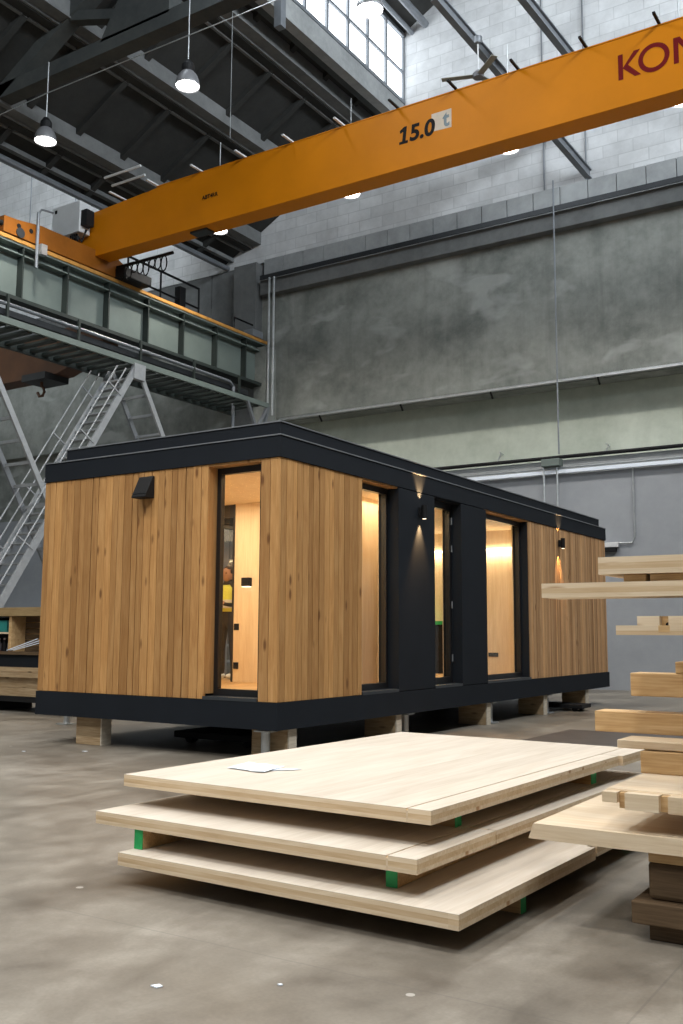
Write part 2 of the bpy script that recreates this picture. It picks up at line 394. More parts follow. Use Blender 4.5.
# roof truss of precast concrete
TY = 13.9
def yq(x, z): return (x, TY, z)
truss = thing('roof_truss', 'dark precast concrete roof truss crossing overhead at the top left', 'truss', (-13, TY, 13.6))
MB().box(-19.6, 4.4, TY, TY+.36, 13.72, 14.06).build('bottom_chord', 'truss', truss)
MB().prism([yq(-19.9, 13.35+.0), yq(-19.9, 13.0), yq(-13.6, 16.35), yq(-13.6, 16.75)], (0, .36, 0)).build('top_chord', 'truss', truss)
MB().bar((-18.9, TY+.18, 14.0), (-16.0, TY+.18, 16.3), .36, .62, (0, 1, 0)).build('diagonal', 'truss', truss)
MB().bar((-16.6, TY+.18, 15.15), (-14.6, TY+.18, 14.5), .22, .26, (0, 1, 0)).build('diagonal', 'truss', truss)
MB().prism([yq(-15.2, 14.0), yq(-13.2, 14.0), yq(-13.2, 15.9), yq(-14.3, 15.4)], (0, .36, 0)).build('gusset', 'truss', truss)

# steel roof beams running down to the back wall
def roof_beam(a, b, label):
    t = thing('roof_beam', label, 'beam', b)
    m1 = MB(); m1.bar(a, b, .16, .03); m1.bar(Vector(a)+Vector((0, 0, .24)), Vector(b)+Vector((0, 0, .24)), .16, .03); m1.build('flange', 'grey_steel', t)
    MB().bar(Vector(a)+Vector((0, 0, .12)), Vector(b)+Vector((0, 0, .12)), .05, .2).build('web', 'grey_steel', t)
roof_beam((-9.22, 18.0, 15.2), (-7.79, WY+.02, 13.13), 'dark steel roof beam above the fan, reaching the block wall below the crane')
roof_beam((-7.42, 18.5, 14.75+.15), (-7.18, WY+.02, 14.85), 'dark steel roof beam right of the fan, ending behind the crane girder')

# ledge brackets, trays, pipes on the back wall
t = thing('cable_tray', 'long pale cable tray on brackets along the wall ledge', 'cable tray', (-6, WY-.2, 7.8))
MB().box(-17.6, 11.9, WY-.16, WY-.01, 7.80, 7.83).box(-17.6, 11.9, WY-.17, WY-.155, 7.79, 7.86).build('tray', 'galv', t)
for bx in (-16.1, -13.34, -10.58, -7.65, -4.8, -1.9, 1.0, 3.9): MB().bar((bx, WY-.02, 7.62), (bx, WY-.16, 7.78), .04, .04).build('bracket', 'black', t)
t = thing('cable_tray', 'dark ladder tray running along the top ledge under the block wall', 'cable tray', (-6, WY-.3, 12.35))
MB().box(-18.2, 11.9, WY-.42, WY-.29, 12.33, 12.37).build('tray', 'galv', t)
MB().box(-18.2, 11.9, WY-.44, WY-.42, 12.28, 12.42).build('side_rail', 'dark_steel', t)
one('wall_pipe', MB().tube([(-17.6, WY+.36, 5.93), (11.9, WY+.36, 5.93)], .05, 8), 'black', 'black horizontal pipe across the pale wall above the grey paint', 'pipe', org=(0, WY+.36, 5.93))
for hx, hz, w_ in ((-10.63, 6.17, 'left'), (-7.69, 6.12, 'right')):
    one('pipe_hook', MB().tube([(hx, WY+.74, hz+.05), (hx, WY+.5, hz+.08), (hx+.1, WY+.36, hz-.02), (hx, WY+.36, hz-.2)], .02, 6), 'galv', 'small metal pipe hanger on the pale wall, the %s of the pair' % w_, 'hook', org=(hx, WY+.5, hz))
t = thing('cable_tray', 'bright white cable duct along the top of the grey painted wall', 'cable duct', (-6, WY+.2, 5.5))
MB().box(-17.6, 11.9, WY+.08, WY+.24, 5.46, 5.55).build('duct', 'white', t)
MB().box(-17.6, 11.9, WY+.1, WY+.24, 5.60, 5.63).build('duct_lid', 'galv', t)
def conduit(x, z0, z1, y, r, label, mat='galv'):
    one('conduit', MB().tube([(x, y, z0), (x, y, z1)], r, 8), mat, label, 'conduit', org=(x, y, z0))
conduit(-8.60, 5.85, 13.1, WY-.47, .022, 'thin grey conduit down the concrete wall to the green junction box', 'grey_steel')
conduit(-9.00, 13.1, 23.5, WY-.03, .022, 'thin conduit down the block wall, left of two beside the roof beams', 'grey_steel')
conduit(-7.85, 13.1, 23.5, WY-.03, .022, 'thin conduit down the block wall, right of two beside the roof beams', 'grey_steel')
conduit(-17.80, 7.9, 12.28, WY-.47, .035, 'upright pipe beside the crane runway pillar, left of two')
conduit(-17.62, 7.9, 12.28, WY-.47, .035, 'upright pipe beside the crane runway pillar, right of two')
conduit(-9.22, 3.2, 5.62, WY+.08, .028, 'short conduit on the grey paint dropping behind the cabin, left of two')
conduit(-8.86, 3.2, 5.62, WY+.08, .028, 'short conduit on the grey paint dropping behind the cabin, right of two')
one('junction_box', MB().box(-9.25, -8.75, WY-.05, WY+.24, 5.64, 5.84), 'green_steel', 'small green grey junction box where conduits meet above the cabin', 'junction box', bevel=.02, org=(-9, WY, 5.62))
t = thing('wall_light', 'slim unlit tube light on the grey wall past the end of the cabin', 'light', (-8.1, WY+.1, 3.6))
MB().box(-9.1, -7.35, WY+.10, WY+.24, 3.50, 3.62).build('housing', 'white_box', t, .01)
MB().box(-9.1, -7.4, WY+.08, WY+.22, 3.40, 3.48).build('batten', 'black', t)
MB().tube([(-7.35, WY+.2, 3.6), (-7.0, WY+.2, 3.6), (-6.95, WY+.2, 3.75), (-6.95, WY+.2, 5.45)], .02, 6).build('feed_conduit', 'galv', t)

# ------------------------------------------------------------------ pendant lamps
def lamp(loc, label, group=None, rod=1.2, wire=True):
    t = thing('pendant_lamp', label, 'lamp', loc, group); x, y, z = loc
    prof = [(.235, 0), (.24, .03), (.225, .12), (.185, .22), (.13, .29), (.10, .31)]
    MB().lathe(prof, loc, 24).build('lamp_shade', 'shade', t, smooth=True)
    MB().lathe([(0.0, .012), (.12, .008), (.225, .02)], loc, 24).build('lens', 'lamp_lens', t, smooth=True)
    MB().lathe([(.0, .30), (.115, .30), (.125, .36), (.125, .44), (.085, .50), (.06, .54), (0, .54)], loc, 16).build('ballast_housing', 'black', t)
    MB().tube([(x, y, z+.54), (x, y, z+rod)], .012, 6).build('rod', 'galv', t)
    return t
LZ = 11.95
def spot(loc, e):
    l = bpy.data.lights.new('lamp_light', 'SPOT'); l.energy = e; l.spot_size = math.radians(140); l.spot_blend = .7; l.shadow_soft_size = .22; l.color = (1, .95, .87)
    o = bpy.data.objects.new('lamp_light', l); COL.objects.link(o); o.location = (loc[0], loc[1], loc[2]-.05)
ES = 850
L0 = [((-16.45, 13.6, LZ), 'high bay pendant lamp nearest the white crane cabinet, hanging at left'),
      ((-12.36, 13.6, LZ), 'high bay pendant lamp hanging above the middle of the orange girder under the roof truss'),
      ((-8.2, 13.6, LZ+.1), 'high bay pendant lamp in front of the clerestory window at the top'),
      ((-16.35, 19.35, LZ), 'lit lamp just below the girder at its left, beside the roof beam end'),
      ((-12.2, 19.35, LZ), 'lit lamp peeking below the orange girder under the capacity number'),
      ((-8.05, 19.3, LZ), 'lit lamp below the right half of the girder near the roof beam'),
      ((-4.33, 19.3, LZ), 'lit lamp at the right frame edge under the large red letters')]
for i, (p, lb) in enumerate(L0):
    p = (p[0], p[1], p[2]); lamp(p, lb, rod=1.85 if i < 3 else 2.5)
    spot(p, ES)
for yy in (7.8, 2.0, -4.0):
    for xx in (-12.3, -8.1, -3.9, .3):
        if (xx, yy) == (-8.1, 2.0) or (xx, yy) == (.3, 7.8) or xx == -12.3 and yy < 3: pass
        lamp((xx, yy, LZ), 'high bay pendant lamp in the rows over the near part of the hall', 'lamps over the near part of the hall', rod=2.4); spot((xx, yy, LZ), 420 if yy > 3 else 1150)
for xx in (-.1,):
    for yy in (13.6, 19.3): lamp((xx, yy, LZ), 'high bay pendant lamp in the row right of the crane lettering', 'lamps at the right of the hall', rod=2.4); spot((xx, yy, LZ), ES)
one('catenary_wire', MB().tube([(-19.6, 13.58, 12.98), (-16.45, 13.58, 13.06), (-12.36, 13.58, 13.01), (-8.2, 13.58, 12.94), (4, 13.58, 12.9)], .010, 6), 'galv', 'thin steel wire linking the hanging lamps across the top left', 'wire', org=(-12, 13.6, 13))
one('hanging_wire', MB().tube([(-13.25, 16.0, 12.2), (-13.25, 16.0, 15.9)], .008, 5), 'galv', 'thin vertical wire hanging in front of the clerestory apron', 'wire', org=(-13.25, 16, 12.2))
for wx, wz0, wz1, lb in ((-26.0, 13.2, 17.4, 'left'), (-23.8, 13.2, 17.4, 'right')):
    one('hanging_wire', MB().tube([(wx, 21, wz0), (wx, 21, wz1)], .02, 5), 'grey_steel', 'thin rod hanging before the bright block wall at far left, the %s one' % lb, 'wire', org=(wx, 21, wz0))

for yy in (13.6, 7.8, 2.0):  # lamps out of view, added to lift the dark left bay
    lamp((-24.5, yy, LZ), 'added out-of-view pendant lamp brightening the far left bay', 'added lamps in the left bay', rod=2.4); spot((-24.5, yy, LZ), 900)
# ceiling fan under the first roof beam
fx, fy, fz = -8.62, 19.0, 13.72
t = thing('ceiling_fan', 'ceiling fan with khaki blades hanging just above the orange girder', 'fan', (fx, fy, fz))
MB().lathe([(0, -.06), (.12, -.05), (.14, .03), (.08, .10), (.03, .14), (0, .14)], (fx, fy, fz), 16).build('motor', 'shade', t)
MB().tube([(fx, fy, fz+.1), (fx, fy, fz+.95)], .018, 6).build('rod', 'white_box', t)
MB().lathe([(0, .75), (.08, .78), (.10, .92), (0, .95)], (fx, fy, fz), 12).build('canopy', 'grey_steel', t)
for a in (200, 320, 72):
    a = math.radians(a); d = Vector((math.cos(a), math.sin(a), 0)); c = Vector((fx, fy, fz))
    MB().bar(c+d*.1, c+d*.82, .15, .012).build('blade', 'tan', t)

# ------------------------------------------------------------------ runway girder of the crane
RX = -18.1
t = thing('runway_girder', 'long grey green steel runway girder carrying the crane on the left', 'girder', (RX, 12, 8.9))
Y0, Y1 = -4, WY-.15
MB().box(RX-.22, RX-.19, Y0, Y1, 8.95, 10.2).build('web', 'green_steel', t)
MB().box(RX-.42, RX+.02, Y0, Y1, 10.2, 10.25).build('top_flange', 'green_steel', t)
MB().box(RX-.42, RX+.08, Y0, Y1, 8.86, 8.95).build('bottom_flange', 'green_dark', t)
MB().bar((RX-.1, Y0, 10.05), (RX-.1, Y1, 9.98), .20, .03).build('surge_plate', 'green_steel', t)
for sy in (11.6, 13.05, 14.49, 15.84, 17.2, 18.63, 20.03, 21.46, 22.82):
    MB().box(RX-.19, RX+.0, sy-.02, sy+.02, 8.95, 10.2).build('stiffener', 'green_dark', t)
MB().box(RX-.08, RX+.05, Y0, Y1, 10.25, 10.34).build('rail', 'rail_orange', t)
one('crane_pipe', MB().tube([(RX+.2, Y0, 8.72), (RX+.2, 21.8, 8.62), (RX+.2, 22.0, 8.5), (RX+.2, 22.0, 6.5)], .05, 8), 'grey_steel', 'grey pipe slung under the runway girder and down beside its end', 'pipe', org=(RX+.2, 10, 8.7))
one('cable_duct', MB().box(RX-.3, RX+.12, Y0, 22.8, 8.42, 8.56), 'dark_steel', 'dark duct under the green runway girder above the walkway', 'duct', org=(RX, 10, 8.5))
# service walkway below it
t = thing('service_walkway', 'steel service walkway of open slats hung below the runway girder', 'walkway', (-17.7, 12, 8))
MB().box(-17.34, -17.26, 4, 22.9, 7.96, 8.10).build('edge_channel', 'green_steel', t)
MB().box(-18.60, -18.52, 4, 22.9, 7.86, 8.10).build('edge_channel', 'green_dark', t)
y = 9.0
while y < 22.6:
    MB().box(-18.52, -17.34, y, y+.17, 7.93, 7.99).build('slat', 'green_dark', t); y += .36
MB().bar((-17.3, 22.85, 7.95), (-17.3, 21.9, 6.6), .08, .08).bar((-17.3, 22.5, 6.5), (-17.3, 22.9, 8), .08, .08).build('end_bracket', 'grey_steel', t)
MB().bar((-17.3, 21.9, 8), (-17.3, 22.8, 6.4), .08, .08).build('end_bracket', 'grey_steel', t)
for hy in (13.9, 16.0, 18.1, 20.2, 22.2):
    MB().box(-17.9, -17.84, hy, hy+.06, 8.0, 8.86).build('hanger', 'green_dark', t)
# black guard rail on the runway
t = thing('guard_rail', 'black guard rail standing on the runway behind the crane', 'railing', (-18.95, 20, 10.3))
gx = -19.0
MB().tube([(gx, 17.7, 11.61), (gx, 21.64, 11.56)], .035, 6).build('top_rail', 'black', t)
MB().tube([(gx, 17.7, 11.03), (gx, 21.64, 10.95)], .03, 6).build('middle_rail', 'black', t)
for py_, w_ in ((17.7, .03), (18.7, .03), (20.0, .03), (21.64, .03)): MB().tube([(gx, py_, 10.2), (gx, py_, 11.58)], w_, 6).build('post', 'black', t)
MB().box(gx-.1, gx+.1, 20.7, 20.95, 10.2, 11.35).build('end_post', 'black', t)
MB().box(-19.2, -18.54, 13, 23.3, 10.12, 10.2).build('deck', 'green_dark', t)
t = thing('buffer_stop', 'small grey buffer stop at the wall end of the runway rail', 'buffer', (RX, 23.3, 10.25))
MB().box(RX-.25, RX+.1, 23.0, 23.5, 10.34, 10.55).build('block', 'grey_steel', t)
MB().tube([(RX-.3, 22.6, 10.3), (RX-.3, 22.6, 10.85), (RX-.3, 23.5, 10.85)], .03, 6).build('hoop', 'black', t)

# ------------------------------------------------------------------ overhead travelling crane
GY, GB, GT = 16.6, 10.69, 11.99
crane = thing('overhead_crane', 'large orange overhead travelling crane spanning the hall under the roof', 'crane', (-8, GY, GB))
gm = MB()
poly = [(-18.9, GY, GB), (9.0, GY, GB), (9.0, GY, GT), (-15.8, GY, GT), (-18.2, GY, GT-.14), (-18.9, GY, GT-.45)]
gm.prism(poly, (0, .50, 0)); gm.box(-16.0, 9.0, GY-.01, GY+.55, GT, GT+.03)
gm.build('girder', 'orange', crane, .008)
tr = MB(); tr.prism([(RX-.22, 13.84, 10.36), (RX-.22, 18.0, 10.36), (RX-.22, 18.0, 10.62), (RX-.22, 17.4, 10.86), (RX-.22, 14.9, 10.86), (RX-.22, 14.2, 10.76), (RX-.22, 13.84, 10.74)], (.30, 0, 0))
et = tr.build('end_truck', 'orange_shaded', crane, .01)
for wy in (14.3, 17.6):
    MB().tube([(RX-.24, wy, 10.47), (RX+.10, wy, 10.47)], .12, 14).build('wheel', 'dark_steel', et)
MB().tube([(RX+.0, 13.7, 10.56), (RX, 13.84, 10.56)], .07, 10).build('buffer', 'black', et)
for hy in (14.25, 14.6): MB().tube([(RX+.08, hy, 10.62), (RX+.095, hy, 10.62)], .055, 12).build('bolt_hole', 'black', et)
cb = MB().box(-19.2, -18.2, 16.2, 16.56, 11.24, 12.05).build('control_cabinet', 'white_box', crane, .015)
MB().box(-18.2, -18.0, 16.25, 16.5, 11.4, 11.8).build('junction', 'black', cb)
MB().box(-19.1, -19.02, 16.19, 16.2, 11.88, 11.97).build('lock', 'black', cb)
MB().tube([(-18.5, 16.3, 11.24), (-18.42, 16.25, 11.05), (-18.3, 16.25, 11.1), (-18.25, 16.2, 10.9), (-18.2, 16.2, 10.8)], .06, 6).tube([(-18.4, 16.3, 11.25), (-18.2, 16.3, 11.0), (-18.1, 16.35, 11.3)], .03, 6).tube([(-19.1, 16.4, 11.24), (-19.0, 16.35, 10.75), (-18.8, 16.3, 10.7), (-18.65, 16.3, 10.8), (-18.6, 16.3, 11.24)], .02, 6).build('cable_loom', 'black', cb)
mp = MB().tube([(-17.93, 14.72, 9.75), (-17.93, 14.72, 11.1)], .038, 8).tube([(-17.93, 14.72, 11.05), (-17.93, 14.8, 11.2), (-17.93, 15.15, 11.25)], .025, 6).build('mast', 'grey_steel', crane)
MB().box(-17.98, -17.84, 14.78, 14.95, 10.1, 10.35).build('bracket_plate', 'galv', mp)
for bx in (-17.22, -15.98, -14.6, -13.3, -11.99, -10.66, -9.34, -8.02, -6.71, -5.38, -4.06, -2.75, -1.4, 0, 1.3, 2.6):
    MB().box(bx-.025, bx+.025, GY-.36, GY+.3, GT+.03, GT+.065).build('walkway_bracket', 'white_box' if bx < -9.5 else 'black', crane)
MB().tube([(-17.2, GY-.55, GT+.32), (-16.0, GY-.55, GT+.32)], .03, 6).tube([(-17.2, GY-.3, GT+.22), (-16.1, GY-.3, GT+.22)], .03, 6).build('cable_guide', 'white_box', crane)
MB().box(-15.0, -14.5, GY+.12, GY+.4, GB-.05, GB).build('limit_switch_plate', 'dark_steel', crane)
# festoon cable
fm = MB()
for k in range(9):
    x0 = -18.0+.2*k
    fm.tube([(x0+.22*math.sin(a)*.45, GY+.75, 10.62-.20*(1-math.cos(a))*(.6+.4*((k*7) % 3)/2)) for a in [i*2*math.pi/12 for i in range(13)]], .018, 5)
fm.box(-18.1, -16.1, GY+.72, GY+.78, 10.6, 10.66)
fm.build('festoon_cable', 'black', crane)
MB().box(-18.15, -17.7, 17.3, 18.3, 10.25+.09, 10.6).build('travel_motor', 'black', crane, .03)
# lettering
def text_part(s, x0, z0, height, mat, name, width=None, shear=0.0, off=0.0, y=GY-.006):
    cu = bpy.data.curves.new('t', 'FONT'); cu.body = s; cu.size = 1; cu.shear = shear; cu.offset = off; cu.extrude = 0
    o = bpy.data.objects.new('t', cu); COL.objects.link(o); bpy.context.view_layer.update()
    me = bpy.data.meshes.new_from_object(o); bpy.data.objects.remove(o)
    xs = [v.co.x for v in me.vertices]; ys = [v.co.y for v in me.vertices]
    sy = height/(max(ys)-min(ys)); sx = (width/(max(xs)-min(xs))) if width else sy
    m_ = MB(); vs = [(x0+(v.co.x-min(xs))*sx, y, z0+(v.co.y-min(ys))*sy) for v in me.vertices]
    m_._add(vs, [tuple(p.vertices) for p in me.polygons], 0); bpy.data.meshes.remove(me)
    return m_.build(name, mat, crane)
text_part('5.0', -9.06, 11.215, .36, 'text_black', 'capacity_number', .58, .1, .035)
MB().prism([(a, GY-.006, b) for a, b in ((-9.30, 11.215), (-9.10, 11.215), (-9.10, 11.27), (-9.155, 11.27), (-9.12, 11.575), (-9.18, 11.575), (-9.285, 11.51), (-9.28, 11.45), (-9.205, 11.475), (-9.23, 11.27), (-9.30, 11.27))], (0, .004, 0)).build('capacity_number', 'text_black', crane)
MB().prism([(-8.56, GY-.003, 11.29), (-8.12, GY-.003, 11.27), (-8.12, GY-.003, 11.66), (-8.56, GY-.003, 11.66)], (0, .002, 0)).build('capacity_sticker', 'decal', crane)
text_part('t', -8.31, 11.31, .30, 'text_grey', 'capacity_unit', .15, 0, .03, GY-.009)
text_part('ABT4RR', -14.55, 11.31, .10, 'text_black', 'small_marking', .48, 0, .03)
lt = MB(); yy = GY-.006; zb, zt = 11.19, 11.67
def P2(pts, ox): return [(ox+a, yy, zb+b*(zt-zb)) for a, b in pts]
def poly2(pts, ox, nm):
    m_ = MB(); m_.prism(P2(pts, ox), (0, .004, 0)); return m_
kx = -4.80
m_ = MB(); m_.prism(P2([(0, 0), (.085, 0), (.085, 1), (0, 1)], kx), (0, .004, 0))
m_.prism(P2([(.085, .45), (.285, 1), (.40, 1), (.175, .52), (.40, 0), (.29, 0), (.085, .42)], kx), (0, .004, 0))
m_.build('letter', 'text_red', crane)
m_ = MB(); cx_, cz_, ro, ri = kx+.63, (zb+zt)/2, .268, .185; nseg = 32; vs = []; fs = []
for k in range(nseg):
    a = 2*math.pi*k/nseg
    for r in (ro, ri): vs.append((cx_+r*math.cos(a)*1.02, yy, cz_+r*math.sin(a)))
for k in range(nseg): q = (k+1) % nseg; fs.append((2*k, 2*q, 2*q+1, 2*k+1))
m_._add(vs, fs, 0); m_.build('letter', 'text_red', crane)
nx = kx+.97
m_ = MB(); m_.prism(P2([(0, 0), (.085, 0), (.085, .78), (.33, 0), (.43, 0), (.43, 1), (.345, 1), (.345, .25), (.11, 1), (0, 1)], nx), (0, .004, 0))
m_.build('letter', 'text_red', crane)

# second crane in the next bay
t = thing('overhead_crane', 'dark rusty orange crane in the far left bay, behind the walkway', 'crane', (-25, 19, 8.8))
MB().prism([(-33.95, 19, 10.1), (-33.95, 19, 8.8), (-22.0, 19, 8.8), (-21.2, 19, 9.05), (-20.2, 19, 9.15), (-20.2, 19, 9.6), (-21.5, 19, 10.1)], (0, .6, 0)).build('girder', 'orange_dark', t)
MB().box(-23.2, -22.2, 18.7, 19.6, 8.62, 8.82).build('hoist', 'dark_steel', t)
hk = [(-22.67, 19, 8.62), (-22.67, 19, 8.5), (-22.58, 19, 8.42), (-22.54, 19, 8.30), (-22.62, 19, 8.2), (-22.75, 19, 8.2), (-22.83, 19, 8.32)]
MB().tube(hk, .045, 8).build('hook', 'orange_dark', t)

# ------------------------------------------------------------------ access stair and its trestle legs
t = thing('access_stair', 'steep aluminium access stair with handrails rising to the walkway', 'stair', (-17.7, 12.4, 0))
slope = (7.9-1.875)/(17.4-13.66); ys0 = 13.66-1.875/slope
def sp_(y): return (y-ys0)*slope
def stringer(x, mat):
    MB().bar((x, ys0, 0.05), (x, 17.45, sp_(17.45)), .05, .17, (0, -1, 0)).build('stringer', mat, t)
stringer(-17.3, 'alu'); stringer(-18.15, 'alu')
y = ys0+.12
while y < 17.35:
    MB().box(-18.12, -17.33, y-.06, y+.12, sp_(y)-.02, sp_(y)+.02).build('tread', 'alu', t); y += .148
for x in (-17.27, -18.18):
    for k, hgt in ((0, .95), (1, .48)):
        ye = ys0+(7.8-hgt)/slope; MB().tube([(x, ys0, hgt+.1), (x, ye, 7.8)], .018, 6).build('handrail', 'alu', t)
    y = ys0+.3
    while y < 16.9:
        MB().bar((x, y, sp_(y)), (x, y-.426, sp_(y)+.264), .03, .03, (0, -1, 0)).build('rail_post', 'alu', t); y += .82
def trestle(ya, label):
    t = thing('trestle_leg', label, 'trestle', (-17.7, ya+4.9, 0))
    for x, m_ in ((-17.3, 'alu'), (-18.2, 'grey_steel')):
        MB().bar((x, ya, 7.9), (x, ya+4.75, .0), .06, .13, (0, -1, 0)).build('leg', m_, t)
    z = 7.3
    while z > .3:
        yy_ = ya+(7.9-z)/7.9*4.75
        MB().bar((-18.2, yy_, z), (-17.3, yy_, z), .05, .07).build('rung', 'alu', t); z -= .45
    MB().box(-17.36, -17.22, ya-.2, ya+.18, 7.6, 8.0).build('gusset_plate', 'alu', t, .005)
trestle(17.5, 'ladder-like trestle leg meeting the stair top at a riveted plate')
trestle(12.6, 'ladder-like aluminium trestle leg at the left edge beside the cabin')

# ------------------------------------------------------------------ the timber clad cabin
HX0, HX1, HY0, HY1 = -9.846, -6.149, 8.369, 19.382
ZB, ZW, ZT, ZF, ZR = .33, .613, 3.213, 3.448, 3.59
hs = thing('modular_cabin', 'single storey modular cabin with larch cladding and charcoal roof edge', 'cabin', (HX1, HY0, 0))
MB().box(HX0, HX1, HY0, HY1, ZB, ZW).build('base_frame', 'charcoal', hs)
MB().box(HX0, HX1, HY0, HY1, ZT, ZF).build('fascia', 'charcoal', hs)
m_ = MB(); m_.box(HX0+.38, HX1-.012, HY0+.012, HY1-.38, ZF+.01, ZR); m_.build('roof_upstand', 'charcoal', hs)
m_ = MB(); e_ = .012
m_.box(HX0, HX1+e_, HY0-e_, HY0+.01, ZF-.004, ZF+.008); m_.box(HX1-.01, HX1+e_, HY0, HY1, ZF-.004, ZF+.008)
m_.build('roof_flashing', 'grey_steel', hs)
m_ = MB(); m_.box(HX0+.37, HX1, HY0, HY1-.37, ZR, ZR+.012); m_.build('roof_cap', 'grey_steel', hs)
# cladding
def boards(axis, a0, a1, face, name, bw=.105, mat='clad', z0=ZW+.004, z1=ZT-.004, depth=.035, sgn=-1):
    """vertical boards between a0 and a1 along axis; face = coordinate of the outer plane"""
    m_ = MB(); n_ = max(1, round((a1-a0)/bw)); w_ = (a1-a0)/n_; pos = a0
    cuts = [a0]+[a0+w_*(k+random.uniform(-.18, .18)) for k in range(1, n_)]+[a1]
    for k in range(n_):
        j = random.uniform(0, .006); p, q = cuts[k]+.0035, cuts[k+1]-.0035
        if axis == 'X': m_.box(p, q, face+j, face+depth, z0, z1)
        else: m_.box(face-j, face-depth, p, q, z0, z1)
    return m_.build(name, mat, hs, .002)
FY = HY0+.014; FX = HX1-.014
for a, b in ((HX0, -8.992), (-8.984, -8.233), (-8.225, -7.494), (-7.486, -7.16)): boards('X', a, b, FY, 'cladding_panel')
boards('X', -6.42, HX1-.016, FY, 'cladding_panel')
for a, b in ((HY0+.05, 9.145), (9.153, 10.07)): boards('Y', a, b, FX, 'cladding_panel')
for a, b in ((15.33, 17.33), (17.338, HY1-.02)): boards('Y', a, b, FX, 'cladding_panel', .058, 'clad_thin')
# wall cores
core = MB()
core.box(HX0+.02, -7.19, HY0+.05, HY0+.30, ZW, ZT); core.box(-6.39, HX1-.05, HY0+.05, HY0+.30, ZW, ZT)
for a, b in ((HY0+.05, 10.05), (15.36, HY1)): core.box(HX1-.05, HX1-.30, a, b, ZW, ZT)
core.box(HX0, HX1-.05, HY1-.2, HY1-.02, ZW, ZT)
core.build('wall_core', 'charcoal', hs)
lw = MB(); lw.box(HX0, HX0+.2, HY0+.05, 11.3, ZW, ZT); lw.box(HX0, HX0+.2, 13.5, HY1, ZW, ZT); lw.box(HX0, HX0+.2, 11.3, 13.5, 3.0, ZT)
lw.build('side_wall', 'charcoal', hs)
for a, b in ((10.94, 11.94), (12.77, 13.63)):
    m_ = MB(); m_.box(HX1, HX1-.30, a, b, ZW+.008, ZT-.012); m_.build('facade_panel', 'charcoal', hs, .003)
# wood reveal around the front window, lintels, sills
MB().box(-7.19, -7.16, FY+.004, HY0+.19, ZW+.06, ZT-.003).box(-7.19, -6.42, FY+.01, HY0+.19, 3.185, ZT-.001).box(-6.42, -6.39, FY+.036, HY0+.19, ZW+.06, 3.19).build('window_reveal', 'clad', hs)
MB().box(-7.16, -6.42, HY0-.004, HY0+.25, ZW, ZW+.035).build('sill', 'sill', hs)
def window(kind, axis, a0, a1, pl, z0, z1, fw=.055, door=False):
    """frame + pane set back in an opening; axis X = in the front wall, Y = in the long wall"""
    def bx(m_, p, q, d0, d1, za, zb_):
        if axis == 'X': m_.box(p, q, pl+d0, pl+d1, za, zb_)
        else: m_.box(pl-d0, pl-d1, p, q, za, zb_)
    m_ = MB()
    bx(m_, a0, a0+fw, 0, .07, z0, z1); bx(m_, a1-fw, a1, 0, .07, z0, z1); bx(m_, a0+fw, a1-fw, 0, .07, z1-fw-.02, z1); bx(m_, a0+fw, a1-fw, 0, .07, z0, z0+fw+.02)
    fr = m_.build(kind, 'frame', hs, .002)
    m_ = MB(); bx(m_, a0+fw, a1-fw, .032, .038, z0+fw+.02, z1-fw-.02); m_.build('pane', 'glass', fr)
    return fr
window('window', 'X', -7.16, -6.42, HY0+.18, ZW+.035, 3.19)
window('window', 'Y', 10.07, 10.94, HX1-.155, ZW+.035, 3.19)
dr = window('glass_door', 'Y', 11.94, 12.77, HX1-.155, ZW+.035, 3.19, .07)
window('window', 'Y', 13.63, 15.33, HX1-.155, ZW+.035, 3.19)
for z in (1.0, 1.75, 2.55, 2.95): MB().tube([(HX1-.14, 12.735, z-.05), (HX1-.14, 12.735, z+.05)], .011, 8).build('hinge', 'grey_steel', dr)
for a, b in ((10.07, 10.94), (11.94, 12.77), (13.63, 15.33)):
    MB().box(HX1+.002, HX1-.25, a, b, ZW, ZW+.035).build('sill', 'sill', hs)
    MB().box(HX1-.02, HX1-.3, a, b, 3.19, ZT).build('lintel', 'clad' if a != 11.94 else 'charcoal', hs)
MB().box(HX1-.03, HX1-.28, 15.31, 15.335, ZW, ZT).build('dark_reveal', 'charcoal', hs)
# interior lining
inn = MB()
inn.box(HX0+.2, HX0+.22, HY0+.3, 11.3, .66, 3.15); inn.box(HX0+.2, HX0+.22, 13.5, HY1-.2, .66, 3.15)
inn.box(HX0+.2, -7.19, HY0+.3, HY0+.32, .66, 3.15); inn.box(-6.39, HX1-.3, HY0+.3, HY0+.32, .66, 3.15)
for a, b in ((HY0+.32, 10.05), (10.96, 11.92), (12.79, 13.61), (15.35, HY1-.22)): inn.box(HX1-.30, HX1-.32, a, b, .66, 3.15)
inn.build('wall_lining', 'inner', hs)
MB().box(HX0+.2, HX1-.24, HY0+.28, HY1-.2, 3.15, 3.2).build('ceiling_lining', 'inner', hs)
MB().box(HX0+.2, HX1-.24, HY0+.26, HY1-.2, .615, .66).build('interior_floor', 'inner_floor', hs)
p_ = MB(); p_.box(-8.77, -6.8, 10.88, 10.98, .66, 3.15); p_.box(-6.86, -6.8, 10.98, 12.45, .66, 3.15)
p_.build('partition', 'inner', hs)
MB().box(-9.62, -8.77, 10.9, 10.96, 2.97, 3.15).box(-8.80, -8.77, 10.87, 10.99, .66, 3.15).build('door_lining', 'frame', hs)
MB().box(-9.62, HX1-.32, 16.0, 16.1, .66, 3.15).build('partition', 'inner', hs)
MB().box(-9.6, HX1-.34, 15.95, 15.995, 2.80, 2.83).build('led_strip', 'led', hs)
